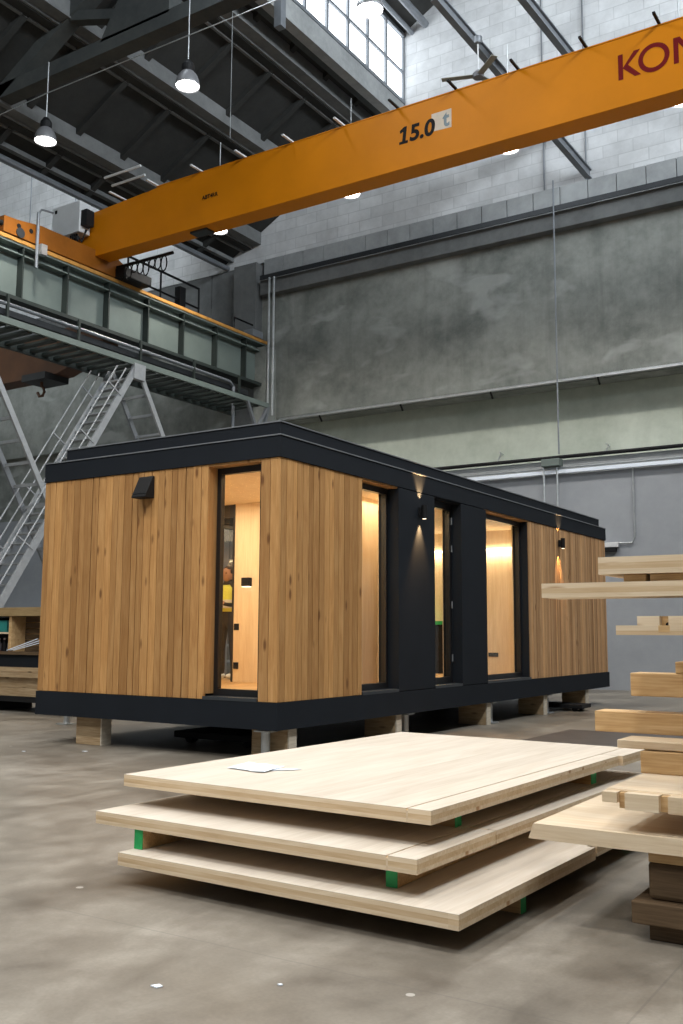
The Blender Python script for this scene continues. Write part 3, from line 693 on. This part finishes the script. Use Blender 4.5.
# far window of the passage, looking out to the hall
m_ = MB(); m_.box(HX0+.08, HX0+.15, 11.3, 11.36, .66, 3.0); m_.box(HX0+.08, HX0+.15, 13.44, 13.5, .66, 3.0); m_.box(HX0+.08, HX0+.15, 11.36, 13.44, 2.94, 3.0)
m_.box(HX0+.08, HX0+.15, 11.36, 13.44, .62, .70)
fw_ = m_.build('window', 'frame', hs); MB().box(HX0+.11, HX0+.116, 11.36, 13.44, .7, 2.94).build('pane', 'glass', fw_)
# interior fittings
m_ = MB(); m_.box(-8.585, -8.455, 10.80, 10.88, 1.98, 2.10); sc_ = m_.build('interior_sconce', 'black', hs, .004)
MB().box(-8.575, -8.465, 10.805, 10.875, 1.970, 1.979).build('bulb', 'bulb_warm', sc_)
for z in (1.42, .885): MB().box(-8.755, -8.67, 10.868, 10.88, z-.045, z+.045).build('wall_switch', 'black', hs, .003)
MB().box(-7.35, -7.27, 15.985, 16.0, 1.42, 1.50).build('wall_switch', 'black', hs)
MB().box(-7.2, -7.02, 15.985, 16.0, .95, 1.02).build('wall_vent', 'dark_steel', hs)
# facade lights
def sconce(y, nm):
    m_ = MB().box(HX1, HX1+.03, y-.03, y+.03, 2.88, 3.0).tube([(HX1+.075, y, 2.85), (HX1+.075, y, 3.03)], .038, 14)
    s_ = m_.build('facade_light', 'black', hs)
    MB().tube([(HX1+.075, y, 2.847), (HX1+.075, y, 2.852)], .026, 14).tube([(HX1+.075, y, 3.028), (HX1+.075, y, 3.031)], .026, 14).build('bulb', 'bulb_warm', s_)
    for dz, rx in ((-.10, 0), (.10, math.pi)):
        l = bpy.data.lights.new('facade_spot', 'SPOT'); l.energy = 230 if nm == 'a' else 75; l.color = (1, .58, .25); l.spot_size = math.radians(62); l.spot_blend = .9; l.shadow_soft_size = .01
        o = bpy.data.objects.new('facade_spot', l); COL.objects.link(o); o.location = (HX1+.045, y, 2.94+dz)
        o.rotation_euler = (rx, 0, 0) if rx else (0, 0, 0)
sconce(11.5, 'a'); sconce(16.72, 'b')
# vent hood on the front
m_ = MB(); vx0, vx1 = -8.19, -7.97
m_.prism([(vx0, FY, 3.145), (vx0, FY-.03, 3.145), (vx0, FY-.15, 2.90), (vx0, FY-.15, 2.885), (vx0, FY, 2.885)], (vx1-vx0, 0, 0))
vh = m_.build('vent_hood', 'black', hs, .004)
MB().box(vx0-.004, vx1+.004, FY-.142, FY-.135, 2.935, 2.94).build('louvre', 'dark_steel', vh)
# interior light
def area(loc, sx, sy, e, col=(1, .72, .42), rot=(0, 0, 0), nm='ceiling_panel_light', spread=None):
    l = bpy.data.lights.new(nm, 'AREA'); l.shape = 'RECTANGLE'; l.size = sx; l.size_y = sy; l.energy = e; l.color = col
    if spread: l.spread = spread
    o = bpy.data.objects.new(nm, l); COL.objects.link(o); o.location = loc; o.rotation_euler = rot; return o
area((-8.0, 9.7, 3.13), 2.4, 1.6, 80, (1, .76, .48))
area((-9.1, 12.0, 3.13), .8, 1.4, 14)
area((-7.9, 13.8, 3.13), 2.2, 2.6, 62, (1, .76, .48))
area((-6.62, 11.5, 3.1), .3, 1.6, 13, (1, .78, .5))
area((-7.9, 15.9, 2.78), 2.8, .1, 16, (1, .74, .45), (math.radians(50), 0, 0), 'led_strip_light')

# kitchen unit inside the cabin
t = thing('kitchen_unit', 'low dark kitchen unit with green worktop, seen through the glazed door', 'cabinet', (-8.6, 15.6, .66))
MB().box(-9.6, -7.62, 15.38, 15.98, .66, 1.50).build('cabinet_body', 'black', t)
MB().box(-9.6, -7.58, 15.34, 15.98, 1.50, 1.56).build('worktop', 'green_paint', t)

# worker inside
def person():
    t = thing('person', 'person in yellow high-visibility vest standing inside the cabin behind the front window', 'person', (-9.33, 11.55, .66))
    bm_ = bmesh.new(); lay = bm_.verts.layers.skin.verify()
    J = {}
    def V(n_, x, y, z, r, r2_=None):
        v = bm_.verts.new((x, y, z)); v[lay].radius = (r, r2_ or r); J[n_] = v; return v
    V('pel', 0, 0, .86, .13, .10); V('waist', 0, 0, 1.0, .115, .09); V('chest', 0, .0, 1.18, .15, .11); V('neckb', 0, .0, 1.34, .07, .06); V('neck', 0, -.01, 1.40, .045)
    V('head', 0, -.02, 1.50, .082, .092); V('crown', 0, -.02, 1.565, .06, .07)
    for s, nm in ((-1, 'l'), (1, 'r')):
        V(nm+'hip', s*.085, 0, .80, .088); V(nm+'knee', s*.095, -.01, .45, .058); V(nm+'ank', s*.10, .02, .09, .042); V(nm+'toe', s*.11, -.14, .04, .038, .03)
        V(nm+'sh', s*.175, 0, 1.29, .055); V(nm+'elb', s*.24, .03, 1.04, .040); V(nm+'wri', s*.10, -.2, 1.06, .028)
        V(nm+'palm', s*.05, -.24, 1.08, .026)
    E_ = [('pel', 'waist'), ('waist', 'chest'), ('chest', 'neckb'), ('neckb', 'neck'), ('neck', 'head'), ('head', 'crown')]
    for nm in 'lr': E_ += [('pel', nm+'hip'), (nm+'hip', nm+'knee'), (nm+'knee', nm+'ank'), (nm+'ank', nm+'toe'), ('neckb', nm+'sh'), (nm+'sh', nm+'elb'), (nm+'elb', nm+'wri'), (nm+'wri', nm+'palm')]
    for nm, s in (('l', -1), ('r', 1)):
        for k in range(5):
            a = bm_.verts.new((s*(.03-.012*(k-2)), -.27-.01*(k % 3), 1.10-.014*k)); a[lay].radius = (.009, .009)
            b = bm_.verts.new((s*(.0-.012*(k-2)), -.29-.01*(k % 2), 1.10-.016*k)); b[lay].radius = (.008, .008)
            bm_.edges.new((J[nm+'palm'], a)); bm_.edges.new((a, b))
    for a, b in E_: bm_.edges.new((J[a], J[b]))
    J['pel'][lay].use_root = True
    me = bpy.data.meshes.new('body'); bm_.to_mesh(me); bm_.free()
    o = bpy.data.objects.new('body', me); COL.objects.link(o); o.parent = t
    o.modifiers.new('skin', 'SKIN').use_smooth_shade = True; o.modifiers.new('sub', 'SUBSURF').levels = 2; o.modifiers['sub'].render_levels = 2
    me.materials.append(M['cloth'])
    local(t)
    # face skin and hair
    def ell(name, c, r, mat, cut=None):
        b_ = bmesh.new(); bmesh.ops.create_uvsphere(b_, u_segments=20, v_segments=14, radius=1)
        for v in b_.verts: v.co = Vector((c[0]+v.co.x*r[0], c[1]+v.co.y*r[1], c[2]+v.co.z*r[2]))
        if cut: bmesh.ops.delete(b_, geom=[v for v in b_.verts if cut(v.co)], context='VERTS')
        m2 = bpy.data.meshes.new(name); b_.to_mesh(m2); b_.free(); m2.materials.append(M[mat])
        for p in m2.polygons: p.use_smooth = True
        q = bpy.data.objects.new(name, m2); COL.objects.link(q); q.parent = t; return q
    hd = ell('head_skin', (0, -.025, 1.50), (.078, .095, .112), 'skin')
    ell('nose', (0, -.125, 1.49), (.013, .02, .02), 'skin')
    for s in (-1, 1): ell('ear', (s*.079, -.015, 1.495), (.012, .022, .03), 'skin')
    for s in (-1, 1): ell('eye', (s*.03, -.112, 1.515), (.012, .008, .007), 'black')
    ell('hair', (0, -.005, 1.53), (.088, .098, .095), 'hair', lambda c: c.z < 1.50 or (c.y < -.07 and c.z < 1.57))
    for s in (-1, 1): ell('hand_skin', (s*.06, -.235, 1.08), (.035, .045, .032), 'skin')
    for s in (-1, 1): ell('shoe', (s*.11, -.04, .045), (.052, .14, .045), 'white')
    # vest as a lofted shell over the torso
    ring = [(.96, .135, .105), (1.08, .148, .118), (1.20, .165, .128), (1.29, .155, .115), (1.345, .09, .08)]
    vs = []; fs = []; n_ = 24
    for z, a, b in ring:
        for k in range(n_): vs.append((a*math.cos(2*math.pi*k/n_), b*math.sin(2*math.pi*k/n_), z))
    for i in range(len(ring)-1):
        for k in range(n_): fs.append((i*n_+k, i*n_+(k+1) % n_, (i+1)*n_+(k+1) % n_, (i+1)*n_+k))
    ms = MB(); ms._add(vs, fs, 0); v_ = ms.build('vest', 'vest', t, smooth=True)
    md = v_.modifiers.new('sol', 'SOLIDIFY'); md.thickness = .008
    for z, a, b in ((1.01, .146, .116), (1.09, .154, .124)):
        ms = MB(); vs = [(a*math.cos(2*math.pi*k/n_), b*math.sin(2*math.pi*k/n_), zz) for zz in (z, z+.04) for k in range(n_)]
        ms._add(vs, [(k, (k+1) % n_, n_+(k+1) % n_, n_+k) for k in range(n_)], 0)
        ms.build('reflective_band', 'reflect', t)
    t.rotation_euler = (0, 0, math.radians(5)); t.location.x -= .07; t.location.y -= .02; t.scale = (1.06, 1.06, 1.03)
person()

# ------------------------------------------------------------------ blocks and jacks under the cabin
def block(x0, x1, y0, y1, label):
    t = thing('support_block', label, 'timber block', ((x0+x1)/2, (y0+y1)/2, 0), 'support blocks under the cabin')
    MB().box(x0, x1-.02, y0, y1, 0, ZB-.004).build('beam', 'post_w', t, .004); MB().box(x1-.02, x1, y0, y1, 0, ZB-.004).build('end_face', 'end_w', t, .002)
block(-9.25, -8.82, 8.5, 8.66, 'timber support block under the left end of the cabin front')
block(-6.70, -6.20, 8.66, 8.80, 'timber support block under the near corner of the cabin')
block(-6.66, -6.19, 10.95, 11.08, 'timber support block under the long side, below the first tall window')
block(-6.66, -6.19, 13.67, 13.80, 'timber support block under the long side, below the widest window')
block(-6.66, -6.19, 15.98, 16.11, 'timber support block under the long side, below the far lamp')
block(-6.66, -6.19, 18.09, 18.24, 'timber support block under the long side, last before the far end')
block(-9.75, -9.25, 18.3, 18.5, 'timber support block under the far rear corner of the cabin')
def jack(x, y, label):
    t = thing('levelling_jack', label, 'jack', (x, y, 0), 'levelling jacks under the cabin')
    MB().box(x-.11, x+.11, y-.11, y+.11, 0, .015).build('foot_plate', 'galv', t); MB().tube([(x, y, .015), (x, y, ZB-.035)], .05, 14).build('screw', 'galv', t); MB().box(x-.1, x+.1, y-.08, y+.08, ZB-.035, ZB-.02).build('head_plate', 'galv', t)
jack(-6.42, 8.54, 'steel levelling jack in front of the near corner block')
jack(-11.3, 10.2, 'steel levelling jack standing alone left of the cabin, seen beneath its base')
jack(-6.35, 11.45, 'steel levelling jack behind the block under the first tall window')
jack(-6.35, 16.45, 'steel levelling jack near the far end of the long side')
jack(-6.35, 14.1, 'steel levelling jack beside the block below the widest window')
t = thing('transport_skate', 'flat black transport skate on the floor beneath the far end of the cabin', 'skate', (-6.3, 17.3, 0))
MB().box(-6.9, -5.9, 17.0, 17.5, .05, .12).build('deck', 'black', t, .01)
for wx in (-6.75, -6.05):
    for wy in (17.08, 17.42): MB().tube([(wx, wy-.04, .05), (wx, wy+.04, .05)], .05, 12).build('wheel', 'black', t)
t = thing('transport_skate', 'black transport skate in shadow under the front of the cabin', 'skate', (-7.8, 9.6, 0))
MB().box(-8.4, -7.1, 9.3, 10.1, .06, .14).build('deck', 'black', t, .01)
for wx in (-8.2, -7.3):
    for wy in (9.4, 10.0): MB().tube([(wx, wy-.05, .06), (wx, wy+.05, .06)], .06, 12).build('wheel', 'black', t)
one('offcut_stack', MB().box(-6.95, -6.6, 14.3, 14.6, 0, .06).box(-6.95, -6.6, 14.3, 14.6, .07, .13).box(-6.95, -6.6, 14.3, 14.6, .14, .20), 'end_w', 'pale wood offcuts piled on the floor beneath the cabin side', 'offcuts', org=(-6.8, 14.4, 0))
one('cover_sheet', MB().box(-4.9, -2.6, 11.75, 13.6, 0, .018), 'brown_sheet', 'dark film-faced board lying on the floor behind the timber stack', 'board', org=(-4, 12, 0))

# ------------------------------------------------------------------ three stacked CLT panels in front
def ply(m_, x0, x1, y0, y1, z0, z1):
    """three-ply slab: face layer, core, bottom layer (material slots 0 face, 1 outer plies, 2 core)"""
    t_ = (z1-z0); a, b = z0+t_*.30, z0+t_*.66
    m_.box(x0, x1, y0, y1, z0, a, 1); m_.box(x0, x1, y0, y1, a, b, 2); m_.box(x0, x1, y0, y1, b, z1-.002, 1); m_.box(x0, x1, y0, y1, z1-.002, z1, 0)
def panel_root(name, label, corner, z):
    t = thing(name, label, 'panel', (corner[0], corner[1], z)); t.rotation_euler = (0, 0, math.radians(-1.7)); return local(t)
TH = .066
# top
t = panel_root('timber_panel', 'topmost of three stacked pale spruce panels, with paper lying on it', (-2.205, 4.225), .444)
m_ = MB(); ply(m_, -2.045, -.135, 0, 3.15, 0, TH); ply(m_, -.125, 0, .0, 2.62, 0, TH); m_.box(-.136, -.124, 0, 3.15, 0, TH-.012, 1)
ply(m_, -.125, .03, 2.63, 3.15, 0, TH)
m_.build('slab', ['panel_top', 'ply_a', 'ply_b'], t)
# middle
t = panel_root('timber_panel', 'middle panel of the three stacked spruce panels, overhanging to the left', (-2.155, 3.99), .272)
m_ = MB(); ply(m_, -2.07, -.16, 0, 3.4, 0, TH); ply(m_, -.15, 0, 0, .80, 0, TH); ply(m_, -.15, 0, .815, 3.4, 0, TH); m_.box(-.161, -.149, 0, 3.4, 0, TH-.012, 1); m_.box(-.15, -.05, .80, .815, 0, TH, 2)
m_.build('slab', ['panel_top', 'ply_a', 'ply_b'], t)
# bottom
t = panel_root('timber_panel', 'lowest of the three stacked spruce panels, nearest the floor', (-1.90, 3.885), .1)
m_ = MB(); ply(m_, -2.04, -.05, 0, 3.3, 0, TH); ply(m_, -.05, 0, 0, 1.62, 0, TH); ply(m_, -.05, -.02, 1.70, 3.3, 0, TH)
m_.build('slab', ['panel_top', 'ply_a', 'ply_b'], t)
def batten(x0, x1, y0, y1, z0, z1, ends, label):
    t = thing('spacer_batten', label, 'batten', ((x0+x1)/2, (y0+y1)/2, z0), 'green-ended battens between the stacked panels')
    MB().box(x0, x1, y0, y1, z0, z1).build('batten', 'beam_w', t, .002)
    for e in ends:
        m_ = MB()
        if e == 'x1': m_.box(x1, x1+.004, y0, y1, z0, z1)
        if e == 'x0': m_.box(x0-.004, x0, y0, y1, z0, z1)
        if e == 'y0': m_.box(x0, x1, y0-.004, y0, z0, z1)
        m_.build('painted_end', 'green_paint', t)
batten(-3.7, -1.93, 4.62, 4.68, 0, .099, ('x1',), 'batten under the lowest panel with green end on the floor at right')
batten(-3.8, -1.95, 6.3, 6.38, 0, .099, ('x1',), 'batten under the far half of the lowest panel')
batten(-3.93, -3.87, 4.06, 7.0, .167, .271, ('y0',), 'batten with green end between lowest and middle panel at the left')
batten(-2.385, -2.325, 4.12, 7.0, .167, .271, ('y0',), 'batten with green end between lowest and middle panel near the front corner')
batten(-4.1, -2.34, 4.75, 4.82, .339, .443, ('x1',), 'batten with green end just under the topmost panel')
batten(-4.1, -2.24, 6.6, 6.7, .339, .443, ('x1',), 'batten under the far half of the topmost panel')
# crumpled paper
m_ = MB(); nx_, ny_ = 14, 10; vs = []; fs = []
ux, uy = Vector((.30, -.02, 0)), Vector((-.03, .25, 0)); o_ = Vector((-3.90, 4.80, .511))
for j in range(ny_+1):
    for i in range(nx_+1):
        u, v = i/nx_, j/ny_; h_ = .003+.006*abs(math.sin(5*u+2*v))*v+.012*max(0, u-.8)+.003*abs(math.sin(9*u+4*v))
        vs.append(o_+ux*u+uy*v+Vector((0, .01*math.sin(6*u), h_)))
for j in range(ny_):
    for i in range(nx_): a = j*(nx_+1)+i; fs.append((a, a+1, a+nx_+2, a+nx_+1))
m_._add(vs, fs, 0)
pp = one('paper_sheet', m_, 'white', 'crumpled white paper sheet lying on the topmost panel', 'paper', org=(-3.75, 4.9, .511)); pp.modifiers.new('s', 'SOLIDIFY').thickness = .003
m_ = MB(); m_.prism([(-3.66, 4.84, .513), (-3.52, 4.98, .513), (-3.50, 5.02, .513), (-3.68, 4.95, .513)], (0, 0, .003)); one('paper_sheet', m_, 'white', 'small second paper sheet peeking from beside the crumpled one', 'paper', org=(-3.6, 4.9, .513))

# ------------------------------------------------------------------ pile of timber offcuts at the right
XR = 1.1
def clt(name, label, xl, y0, y1, z0, z1, xr=XR):
    t = thing(name, label, 'panel', (xl, y0, z0)); m_ = MB(); ply(m_, xl, xr, y0, y1, z0, z1); m_.build('slab', ['panel_topx', 'ply_a', 'ply_b'], t); return t
def beam(name, label, xl, y0, y1, z0, z1, mat='beam_w', xr=XR, bev=.005):
    return one(name, MB().box(xl, xr, y0, y1, z0, z1), mat, label, 'beam', bevel=bev, org=(xl, y0, z0))
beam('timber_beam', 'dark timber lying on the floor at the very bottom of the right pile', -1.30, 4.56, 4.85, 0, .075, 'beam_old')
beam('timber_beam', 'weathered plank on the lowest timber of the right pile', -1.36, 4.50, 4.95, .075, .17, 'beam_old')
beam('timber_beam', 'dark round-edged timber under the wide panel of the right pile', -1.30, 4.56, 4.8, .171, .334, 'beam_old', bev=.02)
beam('timber_beam', 'thin strip wedged directly beneath the wide panel of the right pile', -1.29, 4.54, 4.9, .335, .382, 'beam_w')
t = thing('timber_panel', 'wide pale panel sticking out lowest in the right pile', 'panel', (-1.81, 4.5, .383))
m_ = MB(); m_.prism([(-1.835, 4.5, .383), (XR, 4.5, .383), (XR, 4.5, .452), (-1.811, 4.5, .452)], (0, 1.15, 0), 1); m_.box(-1.81, XR, 4.5, 5.65, .452, .454, 0)
m_.build('slab', ['panel_topx', 'ply_a', 'ply_b'], t)
for bx in (-.95, .6):
    beam('spacer_block', 'spacer on the wide panel of the right pile, ' + ('near' if bx < 0 else 'far') + ' the frame edge', bx, 4.6, 5.4, .454, .557, 'beam_w', bx+.2)
# notched panel
t = thing('timber_panel', 'notched panel with two square slots, above the wide panel of the right pile', 'panel', (-1.478, 4.5, .557))
m_ = MB()
zt = .634
m_.box(-1.478, XR, 4.56, 5.45, .577, zt-.003, 1); m_.box(-1.478, XR, 4.58, 5.45, zt-.003, zt, 0)
m_.box(-1.41, XR, 4.56, 5.45, .557, .577, 2)
for a, b in ((-1.478, -1.41), (-1.375, -1.225), (-1.185, XR)):
    m_.box(a, b, 4.5, 4.56, .583 if a < -1.45 else .557, zt-.008, 1 if a < -1.45 else 1)
    m_.box(a, b, 4.5, 4.565, zt-.008, zt-.005, 0)
for a, b in ((-1.41, -1.375), (-1.225, -1.185)): m_.box(a, b, 4.535, 4.56, .557, zt-.01, 3)  # slot backs in browner wood, warm bounced light put into the colour
m_.build('slab', ['panel_topx', 'ply_a', 'ply_b', 'beam_w'], t)
beam('timber_beam', 'thick golden beam lying on the notched panel of the right pile', -1.49, 5.16, 5.36, .634, .743)
beam('timber_beam', 'thin pale batten resting on the thick golden beam', -1.62, 5.20, 5.45, .748, .79, 'ply_a')
beam('spacer_block', 'spacer between thin batten and the knotty beam of the right pile', -.9, 5.2, 5.6, .79, .80, 'beam_w', -.7)
beam('timber_beam', 'broad knotty golden beam pointing left above the thin batten', -1.83, 5.48, 5.66, .80, .912)
for bx in (-.9, .6): beam('spacer_block', 'spacer over the knotty beam of the right pile, ' + ('near' if bx < 0 else 'far') + ' the frame edge', bx, 5.48, 5.7, .912, 1.0, 'beam_w', bx+.2)
beam('timber_beam', 'light beam with two knots in the middle of the right pile', -1.63, 5.5, 5.68, 1.0, 1.125)
beam('spacer_block', 'small block standing on the light beam at the frame edge', -1.385, 5.5, 5.68, 1.125, 1.19, 'beam_w', -1.2)
for bx in (-.9, .6): beam('spacer_block', 'tall spacer holding the stepped panel of the right pile, ' + ('near' if bx < 0 else 'far') + ' the frame edge', bx, 5.4, 5.7, 1.125, 1.332, 'beam_w', bx+.2)
t = thing('timber_panel', 'stepped panel with one slot below the two topmost panels', 'panel', (-1.392, 4.5, 1.332))
m_ = MB(); m_.box(-1.392, XR, 4.5, 5.6, 1.332, 1.352, 2); m_.box(-1.392, XR, 4.5, 5.6, 1.352, 1.375, 1)
m_.box(-1.294, -1.195, 4.5, 5.6, 1.375, 1.417, 1); m_.box(-1.155, XR, 4.5, 5.6, 1.375, 1.417, 1); m_.box(-1.195, -1.155, 4.54, 5.6, 1.352, 1.417, 3); m_.box(-1.20, -1.15, 4.499, 4.51, 1.345, 1.375, 3)
m_.tube([(-1.165, 4.535, 1.378), (-1.165, 4.545, 1.378)], .012, 10, 4)
m_.build('slab', ['panel_topx', 'ply_a', 'ply_b', 'beam_w', 'black'], t)
for bx in (-.9, .6): beam('spacer_block', 'spacer above the stepped panel of the right pile, ' + ('near' if bx < 0 else 'far') + ' the frame edge', bx, 4.56, 4.72, 1.418, 1.505, 'beam_w', bx+.2)
clt('timber_panel', 'long layered panel reaching furthest left near the top of the right pile', -1.746, 4.5, 4.74, 1.506, 1.574)
for a, b in ((-1.36, -1.255), (-1.24, .9)): beam('spacer_strip', 'thin strip between the two topmost panels, ' + ('left' if a < -1.3 else 'right') + ' piece', a, 4.53, 4.62, 1.574, 1.610, 'beam_w', b)
for bx in (-.9, .6): beam('spacer_block', 'rear spacer carrying the topmost panel, ' + ('near' if bx < 0 else 'far') + ' the frame edge', bx, 5.1, 5.45, 1.418, 1.609, 'beam_w', bx+.2)
clt('timber_panel', 'topmost three-layer panel of the right pile', -1.467, 4.5, 5.5, 1.610, 1.690)

# ------------------------------------------------------------------ workbench pile at the left edge
PY = 11.3
t = thing('storage_shelf', 'low storage shelf with board top at the left edge behind the cabin', 'shelf', (-14.5, PY, .75))
MB().box(-17, -12.3, PY-.05, PY+.75, 1.605, 1.75).build('top_board', 'osb', t)
MB().box(-14.05, -13.98, PY, PY+.7, 1.0, 1.60).build('upright', 'beam_w', t); MB().box(-17, -16.9, PY, PY+.7, 1.0, 1.60).build('upright', 'beam_w', t)
MB().box(-16.9, -14.05, PY, PY+.65, 1.30, 1.33).build('shelf_board', 'ply_a', t)
MB().box(-17, -12.3, PY-.05, PY+.75, .95, 1.0).build('bench_top', 'beam_old', t)
m_ = MB()
for k in range(6): m_.box(-13.98, -12.35, PY+.3, PY+.34, 1.005+.1*k, 1.095+.1*k)
m_.build('plank_back', 'beam_old', t); MB().box(-17, -14, PY+.66, PY+.7, 1.0, 1.6).build('back_board', 'charcoal', t)
for k, (a, b) in enumerate(((-15.3, -14.75), (-14.7, -14.15), (-15.9, -15.35))):
    one('storage_crate', MB().box(a, b, PY+.05, PY+.6, 1.331, 1.345).box(a, a+.02, PY+.05, PY+.6, 1.345, 1.53).box(b-.02, b, PY+.05, PY+.6, 1.345, 1.53).box(a, b, PY+.05, PY+.07, 1.345, 1.53).box(a, b, PY+.58, PY+.6, 1.345, 1.53), 'teal', 'teal storage crate on the low shelf, %s' % ('middle one', 'right-hand one beside the upright', 'leftmost one')[k], 'crate', 'teal crates on the shelf', bevel=.006, org=(a, PY, 1.33))
for k in range(5):
    bx = -14.75+.14*k
    tb = thing('bottle', 'small dark bottle under the teal crates, %s from the left' % ('first', 'second', 'third', 'fourth', 'fifth')[k], 'bottle', (bx, PY+.15, 1.0), 'bottles on the shelf')
    MB().lathe([(0, 0), (.04, 0), (.04, .13), (.015, .17), (.015, .2), (0, .2)], (bx, PY+.15, 1.0), 12).build('body', 'black' if k % 2 else 'shade', tb); MB().lathe([(0, .2), (.017, .2), (.017, .225), (0, .225)], (bx, PY+.15, 1.0), 10).build('cap', 'white_box', tb)
b_ = MB().lathe([(.13, 0), (.135, .02), (.12, .10), (.07, .16), (0, .18)], (-14.5, PY+.0, 1.0), 20); b_.lathe([(.13, .01), (.16, .005), (.16, .02), (.13, .03)], (-14.5, PY+.0, 1.0), 20)
one('hard_hat', b_, 'red', 'orange red hard hat on the bench at the left frame edge', 'helmet', org=(-14.5, PY, 1.0), smooth=True)
for k in range(3):
    a = Vector((-14.05+.06*k, PY-.02+.02*k, 1.02)); b = Vector((-13.42+.05*k, PY+.1, 1.22-.03*k))
    one('white_trim_strip', MB().bar(a, b, .02, .012), 'white', 'thin white strip leaning on the bench, %s of three' % ('upper', 'middle', 'lower')[k], 'strip', org=tuple(a))
one('bench_panel', MB().box(-17, -12.3, PY, PY+.7, .74, .949), 'charcoal', 'black panel under the low storage shelf at left', 'panel', org=(-14, PY, .74))
one('sheet_stack', MB().box(-17, -12.3, PY-.1, PY+.9, .66, .739).box(-17, -12.25, PY-.13, PY+.9, .575, .655), 'post_w', 'grey weathered sheets beneath the black panel at left', 'boards', org=(-14, PY, .57))
one('timber_beam', MB().box(-17, -12.3, PY-.05, PY+.8, .40, .573), 'post_w', 'golden timber under the grey sheets at the left edge', 'beam', bevel=.005, org=(-14, PY, .4))
one('timber_beam', MB().box(-17, -12.3, PY-.08, PY+.8, .26, .398), 'post_w', 'pale timber, lower of two at the left edge', 'beam', bevel=.005, org=(-14, PY, .26))
one('pallet_base', MB().box(-17, -12.2, PY-.1, PY+.8, .17, .259).box(-17, -16.6, PY, PY+.7, 0, .17).box(-14.6, -14.2, PY, PY+.7, 0, .17).box(-12.7, -12.3, PY, PY+.7, 0, .17), 'black', 'black pallet carrying the timber at the left edge', 'pallet', org=(-14, PY, 0))

# litter on the floor
for k, (lx, ly, s_) in enumerate(((-2.70, 2.93, .022), (-2.32, 3.2, .010), (-8.55, 8.0, .03), (-9.1, 7.6, .02))):
    m_ = MB(); m_.prism([(lx-s_, ly-s_*.5, .001), (lx+s_*.6, ly-s_*.7, .001), (lx+s_, ly+s_*.4, .001), (lx-s_*.2, ly+s_*.8, .001)], (0, 0, .004))
    one('paper_scrap', m_, 'white', ('white scrap on the floor at the very bottom of the picture', 'tiny white fleck on the floor below the panel stack', 'white scrap on the floor before the left support block', 'small pale fleck on the floor left of the cabin block')[k], 'scrap', org=(lx, ly, 0))

# ------------------------------------------------------------------ daylight
W = bpy.data.worlds.new('world'); SC.world = W; W.use_nodes = True
bg = W.node_tree.nodes['Background']; bg.inputs[0].default_value = (.80, .90, 1.0, 1); bg.inputs[1].default_value = .12
area((-13.15, 1.5, 17.9), 30, 2.0, 2500, (.86, .94, 1), (math.radians(90), 0, math.radians(-90)), 'clerestory_daylight')
area((-20.6, 3, 17.2), 34, 3.0, 3000, (.86, .94, 1), (math.radians(80), 0, math.radians(90)), 'clerestory_daylight')  # light of the added left-bay clerestory
area((4.2, 3, 17.9), 34, 2.0, 6500, (.86, .94, 1), (math.radians(90), 0, math.radians(90)), 'clerestory_daylight')
area((-4, -13.8, 6), 14, 11, 120, (.95, .97, 1), (math.radians(90), 0, 0), 'rear_fill')  # unseen frontal fill added at the open rear of the hall

SC.view_settings.view_transform = 'Standard'; SC.view_settings.look = 'None'; SC.view_settings.gamma = 1; SC.view_settings.use_curve_mapping = False
SC.view_settings.exposure = -0.12
SC.cycles.use_denoising = True
SC.cycles.max_bounces = 8; SC.cycles.diffuse_bounces = 4; SC.cycles.glossy_bounces = 3; SC.cycles.transparent_max_bounces = 12
SC.cycles.sample_clamp_indirect = 6
